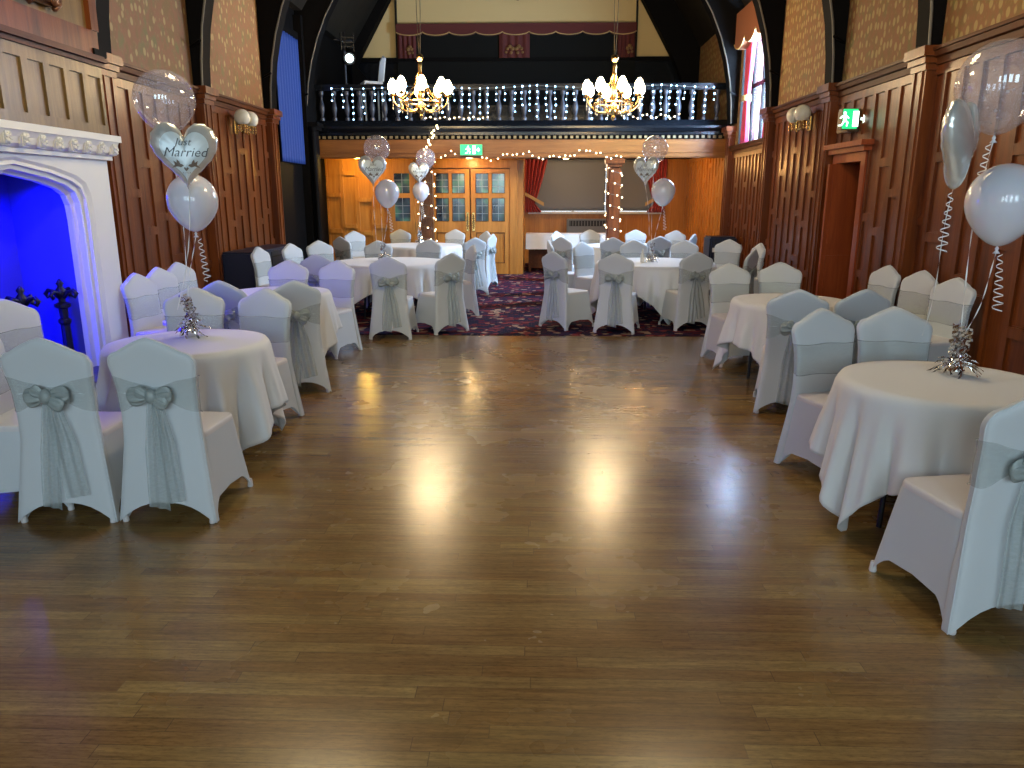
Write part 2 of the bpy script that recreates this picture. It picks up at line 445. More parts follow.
for i in range(len(TR)):           # right and left, bay by bay
    a = TR[i]; b = TR[i + 1] if i + 1 < len(TR) else None
    if b is None: break
    sk = [(DOOR[0] - a - .06, DOOR[1] - a + .06, 0, 2.2)] if a < DOOR[0] < b else []
    o = panelling('trim_%d' % (1 + i), (lambda u, n, z, a=a: (XR - n, a + u, z)), b - a, 0, 2.9, M['panel'], .30, skip=sk); struct(o)
    if b > 8.1:
        o = panelling('trim_%d' % (11 + i), (lambda u, n, z, a=a: (XL + n, a + u, z)), b - a, 0, 2.9, M['panel'], .30); struct(o)
    elif a < 4:
        o = panelling('trim_%d' % (11 + i), (lambda u, n, z, a=a: (XL + n, a + u, z)), min(b, 4.7) - a, 0, 2.9, M['panel'], .30); struct(o)
struct(panelling('trim_21', lambda u, n, z: (XR - n, 12.95 + u, z), 2.55, 0, 2.50, M['panel'], .21, pattern=[(1.9, .9), (1.5, .6), (1.15, .7)]))
struct(panelling('trim_22', lambda u, n, z: (XR - n, 15.5 + u, z), .5, 0, 2.62, M['panel'], .2))
struct(panelling('trim_23', lambda u, n, z: (XR - n, 16.0 + u, z), YG - 16.0, 0, 2.6, M['pine'], .28))
struct(panelling('trim_24', lambda u, n, z: (XB + u, YD - n, z), -3.24 - XB, 0, 2.6, M['pine'], .34, pattern=[(1.72, .95), (2.18, 1.05), (1.62, .9), (1.05,)], depth=.035, rail=.03))
struct(panelling('trim_25', lambda u, n, z: (-.28 + u, YG - n, z), 3.4, 0, 1.26, M['pine'], .36, pattern=[()]))
struct(panelling('trim_26', lambda u, n, z: (3.12 + u, YG - n, z), .70, 0, 2.6, M['pine'], .35, pattern=[(1.9, .8), ()]))

# dado cornice rails
def cornice(name, P, length, z, m, pr=((0, -.12), (.05, -.12), (.055, -.06), (.09, -.05), (.10, 0), (.12, .0), (.12, .03), (0, .03))):
    mb = MB(); vs = []; n = len(pr)
    for u in (0, length):
        for (d, h) in pr: vs.append(P(u, d, z + h))
    mb.add(vs, [list(range(n)), list(range(n, 2 * n))[::-1]] + [(i, (i + 1) % n, (i + 1) % n + n, i + n) for i in range(n)])
    return struct(mb.build(name, m))
cornice('trim_31', lambda u, d, z: (XR - d, YN + u, z), 12.95 - YN, ZR, M['trimwood'])
cornice('trim_32', lambda u, d, z: (XL + d, 7.95 + u, z), 13.2 - 7.95, ZR, M['trimwood'])
cornice('trim_33', lambda u, d, z: (XL + d, YN + u, z), 4.6 - YN, ZR, M['trimwood'])
cornice('trim_34', lambda u, d, z: (XR - d, 12.95 + u, z), 2.55, 2.60, M['trimwood'])

# ------------------------------------------------------------------ roof trusses on pilasters
CURVE = [(3.05, .13), (3.4, .15), (3.8, .20), (4.2, .29), (4.6, .42), (5.0, .60), (5.4, .84), (5.8, 1.15), (6.2, 1.56), (6.55, 2.05), (6.85, 2.7), (7.05, 3.4), (7.12, 4.15)]
def truss(name, y, w=.24, wl=XL, floor_left=False):
    mb = MB()
    for side in (1, -1):
        xw = XR if side > 0 else wl
        inner = [(xw - side * d if d < 4.1 else XC, z) for z, d in CURVE]
        outer = [(xw, 3.05), (xw, ZE), (xw - side * (8.6 - ZE) / SL, 8.6), (XC, 8.6)]
        # strip quads from inner curve to outer boundary
        def om(k):
            t = k / (len(inner) - 1) * 3
            i = min(2, int(t)); f = t - i
            return (outer[i][0] * (1 - f) + outer[i + 1][0] * f, outer[i][1] * (1 - f) + outer[i + 1][1] * f)
        n = len(inner); O = [om(k) for k in range(n)]
        vs = []
        for yy in (y - w / 2, y + w / 2):
            vs += [(p[0], yy, p[1]) for p in inner] + [(p[0], yy, p[1]) for p in O]
        fs = []
        for k in range(n - 1):
            fs += [(k, k + 1, n + k + 1, n + k), (2 * n + k, 3 * n + k, 3 * n + k + 1, 2 * n + k + 1), (k, 2 * n + k, 2 * n + k + 1, k + 1)]
        mb.add(vs, fs, 0)
        for yy in (y - w / 2 - .004,):     # pale bead along the inner edge
            mb.tube([(p[0] + side * .012, yy, p[1]) for p in inner[:-1]], .014, 6, 1)
        # little iron peg
        mb.tube([(xw - side * .02, y - w / 2, 3.55), (xw - side * .20, y - w / 2 - .13, 3.6)], .02, 6, 0)
    return struct(mb.build(name, [M['black'], M['edge']]))
for i, y in enumerate(TR): truss('trim_%d' % (41 + i), y)
truss('trim_48', 15.45, .26, XB)
# pilasters
def pilaster(name, x, y, side, z1, m, w=.26, d=.12):
    mb = MB(); s = -side
    mb.box(x, x + s * d, y - w / 2, y + w / 2, 0, z1)
    mb.box(x, x + s * (d + .015), y - w / 2 + .05, y - w / 2 + .065, .25, z1 - .12)
    mb.box(x, x + s * (d + .015), y + w / 2 - .065, y + w / 2 - .05, .25, z1 - .12)
    mb.box(x, x + s * (d + .03), y - w / 2 - .02, y + w / 2 + .02, 0, .2)
    for k, (e, a, b) in enumerate(((.02, -.16, -.10), (.045, -.10, -.04), (.075, -.04, .05))):
        mb.box(x, x + s * (d + e), y - w / 2 - e, y + w / 2 + e, z1 + a, z1 + b)
    return struct(mb.build(name, m))
for i, y in enumerate(TR):
    pilaster('trim_%d' % (51 + i), XR, y, 1, ZR, M['panel'])
    if y < 5 or y > 7.5: pilaster('trim_%d' % (61 + i), XL, y, -1, ZR, M['panel'])
pilaster('trim_68', XR, 15.5, 1, 2.95, M['panel'])
bp = MB(); bp.box(XB, XL, 15.2, 16.0, 0, 5.0); bp.box(XB, XL + .12, 15.3, 15.56, 0, 3.1)
for a, b in ((.05, 2.95), (.08, 3.02)): bp.box(XB, XL + .12 + a, 15.3 - a, 15.56 + a, b, b + .07)
bp.lathe([(.05, 0), (.05, 2.9), (.07, 2.95), (.09, 3.0)], 12, (XL + .1, 15.24, 0))
struct(bp.build('trim_69', M['black']))
# end truss before the gable, straight rafters
et = MB()
for side, xw in ((1, XR), (-1, XL)):
    o_ = .55 if side > 0 else .08
    pts = [(xw, 3.1), (xw, ZE), (xw - side * 2.4, ZE + 2.4 * SL), (xw - side * (2.4 + o_), ZE + 2.4 * SL), (xw - side * (o_ + .0), 4.75), (xw - side * .4, 4.4), (xw - side * .28, 3.1)]
    et.prism(pts, 'y', 19.2, 19.5)
struct(et.build('trim_70', M['black']))

# ------------------------------------------------------------------ right hand doorway
dj = MB()
for a, b in ((DOOR[0] - .09, DOOR[0] + .03), (DOOR[1] - .03, DOOR[1] + .09)): dj.box(XR - .05, XR + .32, a, b, 0, 2.09)
dj.box(XR - .05, XR + .32, DOOR[0] - .09, DOOR[1] + .09, 2.09, 2.2)
dj.box(XR - .10, XR, DOOR[0] - .14, DOOR[1] + .14, 2.2, 2.26); dj.box(XR - .15, XR, DOOR[0] - .18, DOOR[1] + .18, 2.26, 2.32)
struct(dj.build('trim_71', M['redwood']))
lob = MB()      # small lobby behind the doorway
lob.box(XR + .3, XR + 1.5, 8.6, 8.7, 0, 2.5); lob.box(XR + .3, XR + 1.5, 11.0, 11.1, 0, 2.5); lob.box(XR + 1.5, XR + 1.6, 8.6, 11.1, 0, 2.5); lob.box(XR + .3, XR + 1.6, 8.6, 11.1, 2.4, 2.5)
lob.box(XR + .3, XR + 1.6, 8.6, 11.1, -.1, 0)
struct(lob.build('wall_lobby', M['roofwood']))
d3 = empty('door_3', (XR + .28, DOOR[1] - .04, 0), math.radians(-80 + 180 - 180)); d3['kind'] = 'structure'
dm = MB(); dm.box(-.02, .02, -.46, 0, .01, 2.08)
for a, b, c, e in ((-.40, -.08, 1.1, 1.95), (-.40, -.08, .2, .95)):
    dm.box(-.03, .03, a, b, c, e)
dm.build('door_leaf', M['redwood'], d3)
hm = MB(); hm.tube([(-.02, -.42, 1.02), (-.08, -.42, 1.02), (-.08, -.34, 1.02)], .01, 8); hm.build('door_handle', M['brassdull'], d3)

# ------------------------------------------------------------------ right hand window
wn = empty('window_1', (XR + .22, 14.15, 2.62)); wn['kind'] = 'structure'
wf = MB()
for a, b in ((-1.0, -.93), (.93, 1.0), (-.36, -.30), (.30, .36)): wf.box(-.03, .03, a, b, 0, 2.4)
for a, b in ((0, .07), (1.02, 1.10), (2.33, 2.4)): wf.box(-.035, .035, -1, 1, a, b)
wf.build('window_frame', M['black'], wn)
gp = MB(); gp.box(-.004, .004, -.95, .95, .05, 2.36)
gm = mat('window glass', (1, 1, 1), .02, alpha=.12); gp.build('window_pane', gm, wn)
sl = MB(); sl.bbox(XR - .08, XR + .20, WIN[0], WIN[1], 2.585, 2.635, .008); struct(sl.build('trim_72', mat('daylight tinted sill', (.12, .16, .28), .35)))  # blue of the daylight put into the sill colour
rv = MB()
rv.box(XR, XR + .3, WIN[1] - .012, WIN[1], 2.635, WIN[3]); rv.box(XR, XR + .3, WIN[0], WIN[0] + .012, 2.635, WIN[3])
struct(rv.build('trim_73', M['black']))

def curtain(name, c, length, z0, z1, depth=.05, axis='y', tie=None, folds=7, m=None, pin=.35, shift=0, par=None):
    """gathered cloth hanging from z1 to z0, pinched at tie"""
    def fn(u, v):
        z = z0 + (z1 - z0) * v
        w = 1.0
        if tie:
            d = (z - tie) / (z1 - tie) if z > tie else (tie - z) / (tie - z0 + 1e-6) * .5
            w = pin + (1 - pin) * min(1, d) ** .8
        off = (u - .5) * length * w + shift * (1 - w) * length
        dd = depth * (.5 + .5 * w) * math.cos(u * folds * 2 * PI)
        return (c[0] + dd, c[1] + off, z) if axis == 'y' else (c[0] + off, c[1] + dd, z)
    mb = MB(); mb.grid(fn, folds * 10 + 1, 24)
    o = mb.build(name, m, par, smooth=True)
    md = o.modifiers.new('cloth', 'SOLIDIFY'); md.thickness = .008
    return o
def tieback(c, w, axis, par):
    mb = MB()
    d = Vector((0, 1, 0)) if axis == 'y' else Vector((1, 0, 0))
    e = Vector((-1, 0, 0)) if axis == 'y' else Vector((0, -1, 0))
    pts = [Vector(c) + d * (math.sin(a) * w / 2) + e * (math.cos(a) * .085) for a in [k * PI / 8 for k in range(17)]]
    vs = []; fs = []
    for p in pts: vs += [p - Vector((0, 0, .05)), p + Vector((0, 0, .05))]
    for i in range(len(pts) - 1): fs.append((2 * i, 2 * i + 1, 2 * i + 3, 2 * i + 2))
    mb.add(vs, fs)
    o = mb.build('tieback', M['goldtrim'], par, smooth=True)
    md = o.modifiers.new('t', 'SOLIDIFY'); md.thickness = .012
    return o
for (yc, shf, lb) in ((14.78, .55, 'pink red window curtain tied back at the far side of the right window'), (13.42, -.55, 'pink red curtain at the near side of the right window')):
    r = empty('window_curtain', (0, 0, 0), 0, lb, 'curtain', 'curtains of the right hand window')
    curtain('curtain_cloth', (XR + .02, yc, 0), .5, 2.66, 4.75, .035, 'y', 3.45, 6, M['pinkcloth'], .45, shf * .4, r)
    tieback((XR + .02, yc + shf * .12, 3.45), .26, 'y', r)
def pelmet(name, P, length, z0, z1, m, trim, label, scal=.08, n=5, depth=.05):
    r = empty(name, (0, 0, 0), 0, label, 'pelmet')
    K = 12 * n
    mb = MB(); tr = MB(); vs = []; edge = []
    for i in range(K + 1):
        u = length * i / K
        zb = z0 + scal * (1 - abs(math.sin(PI * n * i / K)) ** .6)
        for d in (0, depth): vs += [P(u, d, z1), P(u, d, zb)]
        edge.append(P(u, depth + .004, zb + .01))
    fs = []
    for i in range(K):
        a = 4 * i; b = a + 4
        fs += [(a + 2, a + 3, b + 3, b + 2), (a, b, b + 1, a + 1), (a + 1, b + 1, b + 3, a + 3), (a, a + 2, b + 2, b)]
    fs += [(0, 1, 3, 2), (4 * K, 4 * K + 2, 4 * K + 3, 4 * K + 1)]
    mb.add(vs, fs); mb.build('pelmet_board', m, r)
    tr.tube(edge, .013, 6); tr.build('braid_edge', trim, r)
    return r
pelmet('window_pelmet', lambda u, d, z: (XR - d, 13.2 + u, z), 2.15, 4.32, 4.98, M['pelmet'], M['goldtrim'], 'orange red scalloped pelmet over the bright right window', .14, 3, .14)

# ------------------------------------------------------------------ left bay: blue drape
r = empty('blue_wall_drape', (0, 0, 0), 0, 'blue drape in the dark left bay, cut short where it fades into shade', 'drape')
curtain('drape_cloth', (XB + .07, 14.45, 0), 1.35, 2.3, 4.55, .018, 'y', None, 9, M['navydrape'], 1, 0, r)  # ends early so the black wall below stands in for shade
rl = MB(); rl.bbox(XB, XB + .10, 13.75, 15.15, 4.55, 4.68, .01); rl.build('drape_rail', M['black'], r)

# ------------------------------------------------------------------ fireplace
fy = 6.25; fx = XL + .2
fp = empty('fireplace', (fx, fy, 0), 0, 'white stone fireplace with pointed arch opening glowing blue inside', 'fireplace')
def arch(hw, spring, apex, sh=0):
    right = [(hw, 0), (hw, spring * .5), (hw, spring), (hw * .985, spring + (apex - spring) * .35), (hw * .93, spring + (apex - spring) * .58), (hw * .8, spring + (apex - spring) * .72), (hw * .5, spring + (apex - spring) * .86), (0, apex)]
    return right + [(-a, b) for a, b in right[-2::-1]]
def loft(mb, loops, mi=0):
    n = len(loops[0]); vs = [p for l in loops for p in l]; fs = []
    for j in range(len(loops) - 1):
        for i in range(n - 1): fs.append((j * n + i, j * n + i + 1, (j + 1) * n + i + 1, (j + 1) * n + i))
    mb.add(vs, fs, mi)
A = [(arch(.86, 1.46, 1.87), -.17), (arch(.86, 1.46, 1.87), -.12), (arch(.90, 1.48, 1.90), -.10), (arch(.905, 1.48, 1.905), -.05), (arch(.95, 1.51, 1.94), -.045), (arch(.955, 1.51, 1.945), -.015), (arch(.99, 1.53, 1.975), -.02), (arch(1.03, 1.55, 2.0), 0)]
mb = MB()
loops = [[(d, a, b) for a, b in pts] for pts, d in A]
base = A[-1][0]
rect = []
for a, b in base:
    if b <= 1.56: rect.append((0, 1.36 if a > 0 else -1.36, b * 2.05 / 1.55 if b > 1 else b))
    else: rect.append((0, max(-1.36, min(1.36, a * 1.36 / 1.0)), 2.05))
loops.append(rect)
loops.append([(-.22, p[1], p[2]) for p in rect])
loft(mb, loops); mb.build('surround', M['white'], fp, smooth=False)
mb = MB()   # plinths
for s in (1, -1): mb.bbox(-.02, .03, min(s * 1.05, s * 1.37), max(s * 1.05, s * 1.37), 0, .22, .01)
mb.build('plinth', M['white'], fp)
mb = MB()   # mantel shelf with carved frieze
mb.box(-.22, .05, -1.38, 1.38, 2.03, 2.07); mb.box(-.22, .14, -1.42, 1.42, 2.20, 2.26)
K = 12
pr = [(.06, 2.07), (.09, 2.10), (.10, 2.15), (.13, 2.20)]
for i in range(3):
    a, b = pr[i], pr[i + 1]
    mb.add([(a[0], -1.39, a[1]), (a[0], 1.39, a[1]), (b[0], 1.39, b[1]), (b[0], -1.39, b[1])], [(0, 1, 2, 3)])
mb.box(-.22, .06, -1.39, 1.39, 2.07, 2.20)
for k in range(13):
    y = -1.32 + k * .22
    mb.bbox(.05, .125, y - .045, y + .045, 2.075, 2.195, .012)
    for q in range(5):
        a = q * 2 * PI / 5; mb.ball((.125, y + .022 * math.cos(a), 2.13 + .03 * math.sin(a)), .022, 1)
mb.build('mantel_shelf', M['white'], fp)
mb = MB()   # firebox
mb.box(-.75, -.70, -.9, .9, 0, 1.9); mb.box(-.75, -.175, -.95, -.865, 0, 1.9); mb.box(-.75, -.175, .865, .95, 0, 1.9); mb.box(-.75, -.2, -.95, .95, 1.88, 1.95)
mb.build('firebox', mat('blue glow tinted firebox', (.05, .05, .32), .6), fp)  # blue of the glow put into the firebox colour
mb = MB(); mb.bbox(-.7, .28, -1.0, 1.0, 0, .05, .01); mb.build('hearth', mat('slate hearth', (.05, .05, .055), .4), fp)
# overmantel in wood
om = empty('overmantel', (fx - .02, fy, 2.26), 0, 'tall wooden overmantel with upright raised panels and carved crest above the white fireplace', 'overmantel')
panelling('panel_board', lambda u, n, z: (n, -1.45 + u, z - 2.26), 2.9, 2.262, 2.90, M['overmantel'], .29, pattern=[()], parent=om, base=.10, top=.10, sw=.09)
mb = MB(); mb.box(-.02, 0, -1.45, 1.45, 0.002, 2.80); mb.build('backing_board', M['overmantel'], om)
mb = MB()
for e, a, b in ((.05, .64, .68), (.09, .68, .71), (.06, .71, .74)): mb.box(-.02, e, -1.48, 1.48, a, b)
mb.build('moulding', M['trimwood'], om)
mb = MB(); mb.box(-.01, .03, -1.45, 1.45, .74, .96)
for a in (-1.45, 1.33): mb.box(-.01, .05, a, a + .12, .96, 2.8)
mb.box(-.01, .03, -1.45, 1.45, 2.3, 2.80); mb.build('upper_panel', M['panel'], om)
mb = MB(); mb.bbox(0, .10, -.85, .85, 1.02, 2.1, .03)
for k in range(90):
    y = rnd.uniform(-.9, .95); z = rnd.uniform(.98, 2.05)
    mb.ball((.10, y, z), rnd.uniform(.03, .09), 1, 0, (.6, 1, 1))
for k in range(7):
    a = [Vector((.08, .72 + .1 * math.sin(q * .6 + k), 1.0 + .15 * k + q * .03)) for q in range(8)]
    mb.tube(a, .025, 6)
mb.build('carved_crest', M['carved'], om, smooth=True)
# corner post beside the fireplace
mb = MB(); mb.box(XL, fx - .06, 7.62, 7.76, 3.0, 5.0)
for a, b in ((2.94, -.0), (3.0, .03)): mb.box(XL, fx + b, 7.60 - b / 2, 7.78 + b / 2, a, a + .06)
struct(mb.build('trim_74', M['black']))
mb = MB(); mb.box(XL, fx - .10, 7.61, 7.72, 0, 2.94); struct(mb.build('trim_80', M['trimwood']))
ch = MB(); ch.box(XL, fx - .05, 4.79, 7.62, 2.26, 5.1)
struct(ch.build('wall_chimney', M['panel']))
# andirons
def andiron(x, y, s, label):
    r = empty('andiron', (x, y, .05), 0, label, 'fire dog', 'iron fire dogs in the fireplace')
    mb = MB()
    mb.lathe([(.075, 0), (.08, .03), (.045, .06), (.04, .5), (.055, .53), (.055, .56), (.035, .58), (.04, .68), (.07, .70), (.07, .73), (.03, .75), (.03, .80)], 10)
    mb.build('post', M['iron'], r)
    mb = MB()
    mb.lathe([(.03, .80), (.05, .83), (.045, .88), (.02, .92), (.035, .95), (.005, 1.0)], 10)
    for k in range(4):
        a = k * PI / 2
        pts = [(math.cos(a) * q, math.sin(a) * q, zz) for q, zz in ((.02, .80), (.07, .86), (.12, .88), (.15, .84), (.13, .80), (.10, .82))]
        mb.tube(pts, [.022, .022, .02, .02, .015, .01], 6)
    mb.build('finial', M['iron'], r, smooth=True)
    mb = MB(); mb.tube([(0, 0, .12), (-.2, 0, .12), (-.34, 0, .10), (-.36, 0, .0)], .018, 6); mb.build('log_bar', M['iron'], r)
    r.scale = (1, 1, s)
andiron(XL - .05, 6.98, .88, 'tall black iron fire dog with flared finial, right of the pair')
andiron(XL - .05, 6.42, .88, 'black iron fire dog behind the pale chair, left of the pair')

# ------------------------------------------------------------------ balcony
BY = 15.9
bl = empty('balcony', (XC, BY, 2.45), 0, 'black gallery balcony with turned balusters across the end of the hall', 'balcony')
def BM(): return MB()
hx0, hx1 = XB - XC + .01, XR - XC - .01
mb = MB(); mb.box(hx0, hx1, .0, .18, 0, .10); mb.box(hx0, hx1, -.03, .0, .02, .08); mb.box(hx0, hx1, -.02, .18, .10, .36); mb.build('main_beam', M['beamwood'], bl)
mb = MB(); mb.box(hx0, hx1, -.10, .2, .44, .5)
mb.prism([(-.16, .5), (-.20, .56), (-.20, .60), (-.08, .72), (.1, .72), (.1, .5)], 'x', hx0, hx1); mb.build('fascia', M['blackgloss'], bl)
mb = MB(); mb.box(hx0, hx1, -.035, .18, .36, .44, 0)
n = 74
for k in range(n):
    x = hx0 + (k + .5) * (hx1 - hx0) / n; mb.box(x - .028, x + .028, -.075, -.035, .375, .425, 1)
mb.build('dentil_band', [M['black'], mat('gilt dentil', (.22, .16, .07), .4)], bl)
mb = MB(); mb.bbox(hx0, hx1, -.05, .13, 1.34, 1.41, .015); mb.box(hx0, hx1, -.02, .1, 1.29, 1.34); mb.build('handrail', M['blackgloss'], bl)
bal = MB(); bal.lathe([(.05, .72), (.05, .78), (.025, .80), (.05, .90), (.062, .97), (.045, 1.05), (.022, 1.14), (.03, 1.2), (.05, 1.22), (.05, 1.30)], 10)
b0 = bal.build('baluster', mat('grey painted baluster', (.035, .035, .045), .4), bl, smooth='angle')
nb = 32
for k in range(nb):
    b = b0 if k == 0 else b0.copy()
    if k: COL.objects.link(b)
    b.parent = bl; b.location = (hx0 + .25 + k * (hx1 - hx0 - .5) / (nb - 1), .04, 0)
mb = MB(); mb.box(hx0, hx1, .18, YG - BY - .01, .15, .55); mb.build('gallery_floor', M['black'], bl)
# black back panelling of the gallery
struct(panelling('trim_75', lambda u, n, z: (XB + u, YG - n, z), XR - XB, 3.0, 4.97, M['blackgloss'], .5, pattern=[()]))
gw = MB(); gw.box(-3.42, 2.38, YG - .10, YG, 3.9, 5.62); struct(gw.build('wall_gallery_recess', M['darkcloth']))
for x in (-3.45, 2.38):
    mb = MB(); mb.box(x, x + .035, YG - .12, YG, 4.97, 9.0); struct(mb.build('trim_76' if x < 0 else 'trim_77', M['roofwood']))
mb = MB(); mb.box(XB, XR, YG - .14, YG, 4.90, 4.99); struct(mb.build('trim_78', M['black']))
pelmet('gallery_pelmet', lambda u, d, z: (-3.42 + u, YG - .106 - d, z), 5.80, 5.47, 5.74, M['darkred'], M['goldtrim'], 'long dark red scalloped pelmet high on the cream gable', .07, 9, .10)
def swag(x0, x1, label, motif):
    r = empty('gallery_drape', (0, 0, 0), 0, label, 'drape', 'dark red drapes on the gallery window')
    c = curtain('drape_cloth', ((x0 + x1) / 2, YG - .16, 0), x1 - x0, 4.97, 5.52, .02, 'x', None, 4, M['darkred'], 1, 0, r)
    mb = MB()
    y = YG - .20
    for s in ((-1, 1) if motif == 2 else (1,)):
        cx = (x0 + x1) / 2
        for (a, b, rr) in ((.05, 5.17, .06), (.11, 5.22, .055), (.17, 5.17, .05), (.2, 5.09, .04), (.08, 5.08, .045)):
            mb.ball((cx + s * a * (1 if motif == 2 else .7), y, b), rr, 1, 0, (1, .3, .9))
    mb.build('gold_crest', mat('dull gold crest', (.22, .11, .03), .7), r, smooth=True)
swag(-3.40, -2.95, 'dark red drape at the left end under the gallery pelmet', 1)
swag(-.92, -.18, 'dark red drape with gold crest at the middle of the gallery window', 2)
swag(1.95, 2.36, 'dark red drape at the right end under the gallery pelmet', 1)

# pillars under the balcony
def pillar(x, label):
    r = empty('pillar', (x, BY + .14, 0), 0, label, 'pillar', 'wooden pillars under the balcony')
    mb = MB(); mb.bbox(-.13, .13, -.13, .13, .22, 2.28, .035); mb.build('shaft', M['panel' if x > 0 else 'carved'], r)
    mb = MB(); mb.bbox(-.17, .17, -.17, .17, 0.008, .22, .015); mb.build('plinth', M['panel'], r)
    mb = MB(); mb.bbox(-.15, .15, -.15, .15, 2.27, 2.33, .01); mb.bbox(-.19, .19, -.19, .19, 2.33, 2.44, .015); mb.build('capital', M['panel'], r)
pillar(-2.27, 'dark pillar under the balcony behind the second balloon bunch'); pillar(1.60, 'square wooden pillar wound with warm fairy lights, right of the grey blind')

# double doors
def glazed_leaf(name, x0, w, parent, handle_side):
    r = empty(name, (x0, YD, 0)); r.parent = parent
    st, h = .11, 2.28
    mb = MB()
    for a, b in ((0, st), (w - st, w), (w / 2 - .035, w / 2 + .035)): mb.box(a, b, -.05, 0, .01, h)
    for a, b in ((.01, .25), (.92, 1.16), (1.66, 1.76), (2.18, h)): mb.box(0, w, -.048, 0, a, b)
    mb.box(st, w - st, -.03, 0, .25, .92)
    for (p0, p1, p2, p3) in ((st, st + .014, .25, .92), (w - st - .014, w - st, .25, .92), (st, w - st, .25, .264), (st, w - st, .906, .92), (0, .008, .01, h), (w - .008, w, .01, h), (0, w, h - .01, h), (w / 2 - .01, w / 2 + .01, .26, .91)): mb.box(p0, p1, -.053, 0, p2, p3, 1)
    mb.build('leaf_frame', [M['pine'], M['trimwood']], r)
    for (a, b) in ((st, w / 2 - .035), (w / 2 + .035, w - st)):
        for (c, d) in ((1.16, 1.66), (1.76, 2.18)):
            g = MB(); g.box(a, b, -.022, -.012, c, d, 0)
            g.box((a + b) / 2 - .005, (a + b) / 2 + .005, -.028, -.022, c, d, 1)
            for k in (1, 2): g.box(a, b, -.028, -.022, c + (d - c) * k / 3 - .005, c + (d - c) * k / 3 + .005, 1)
            for (p0, p1, p2, p3) in ((a, a + .010, c, d), (b - .010, b, c, d), (a, b, c, c + .010), (a, b, d - .010, d)): g.box(p0, p1, -.056, -.022, p2, p3, 2)
            g.build('pane', [M['stained'], M['lead'], M['trimwood']], r)
    if handle_side is not None:
        hb = MB(); x = handle_side
        hb.bbox(x - .03, x + .03, -.058, -.05, .95, 1.35, .004); hb.tube([(x, -.06, 1.0), (x, -.11, 1.02), (x, -.11, 1.28), (x, -.06, 1.30)], .013, 8)
        hb.build('pull_handle', M['brass'], r, smooth='angle')
def stained():
    m = mat('leaded coloured glass', (.05, .08, .10), .12, spec=.8)
    mp = coords(m, (1, 1, 1)); n = N(m, 'ShaderNodeTexNoise', Scale=3.2, Detail=1.0); L(m, mp, 'Vector', n, 'Vector')
    c = ramp(m, [(.35, (.012, .02, .035)), (.5, (.05, .09, .11)), (.62, (.10, .26, .18)), (.75, (.35, .42, .42))]); L(m, n, 'Fac', c, 'Fac'); L(m, c, 'Color', B(m), 'Base Color')
    return m
M['stained'] = stained()
dd = empty('door_1', (0, 0, 0)); dd['kind'] = 'structure'
glazed_leaf('door_leaf', -2.30, .86, dd, .80); glazed_leaf('door_leaf', -1.43, .86, dd, .06)
mb = MB()
for a, b in ((-2.40, -2.30), (-.57, -.40)): mb.box(a, b, YD - .07, YD + .1, 0, 2.29)
mb.box(-2.40, -.40, YD - .07, YD + .1, 2.29, 2.45); mb.build('door_frame', M['pine'], dd)
sd = empty('window_2', (0, 0, 0)); sd['kind'] = 'structure'
mb = MB()
for a, b in ((-3.24, -3.10), (-2.76, -2.66)): mb.box(a, b, YD - .05, YD, 0, 2.5)
for a, b in ((0, .25), (.92, 1.16), (1.66, 1.76), (2.18, 2.5)): mb.box(-3.24, -2.66, YD - .048, YD, a, b)
mb.box(-3.1, -2.76, YD - .03, YD, .25, .92); mb.build('window_frame', M['pine'], sd)
for (c, d) in ((1.16, 1.66), (1.76, 2.18)):
    g = MB(); g.box(-3.1, -2.76, YD - .022, YD - .012, c, d, 0); g.box(-2.935, -2.925, YD - .028, YD - .022, c, d, 1)
    for k in (1, 2): g.box(-3.1, -2.76, YD - .028, YD - .022, c + (d - c) * k / 3 - .005, c + (d - c) * k / 3 + .005, 1)
    g.build('window_pane', [M['stained'], M['lead']], sd)
mb = MB(); mb.bbox(-3.36, -3.22, YD - .16, YD - .051, 1.48, 1.72, .012); mb.bbox(-3.33, -3.25, YD - .17, YD - .16, 1.52, 1.6, .005)
tag(mb.build('fire_alarm_box', M['red']), 'small red fire alarm box on the panelling left of the glazed doors', 'alarm')
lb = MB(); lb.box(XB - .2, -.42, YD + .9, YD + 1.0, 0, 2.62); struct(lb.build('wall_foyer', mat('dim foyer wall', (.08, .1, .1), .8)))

# bay window with blinds
bwi = empty('window_3', (0, YG + .08, 1.30)); bwi['kind'] = 'structure'
mb = MB()
for x in (-.15, .92, 2.0, 3.06): mb.box(x, x + .06, -.03, .03, 0, 1.3)
mb.box(-.15, 3.12, -.035, .035, 0, .02); mb.build('window_frame', M['white'], bwi)
mb = MB(); mb.box(-.12, 3.1, -.004, .004, 0, 1.3); mb.build('window_pane', gm, bwi)
sl = MB(); sl.bbox(-.2, 3.2, YG - .14, YG + .02, 1.26, 1.30, .008); struct(sl.build('trim_79', M['white']))
for (a, b, lbl) in ((-.05, 1.765, 'wide grey roller blind left of the lit wooden pillar'), (1.775, 3.08, 'grey roller blind right of the lit pillar')):
    r = empty('roller_blind', (a, YG - .04, 1.345), 0, lbl, 'blind', 'grey blinds in the bay')
    mb = MB(); w = b - a
    mb.grid(lambda u, v: (u * w, .006 * math.sin(u * 9 + v * 3), v * 1.254), 30, 12)
    o = mb.build('blind_cloth', M['grey_blind'], r, smooth=True); md = o.modifiers.new('s', 'SOLIDIFY'); md.thickness = .006
    mb = MB(); mb.tube([(0, 0, 0), (w, 0, 0)], .012, 8); mb.build('bottom_bar', M['grey_metal'], r)
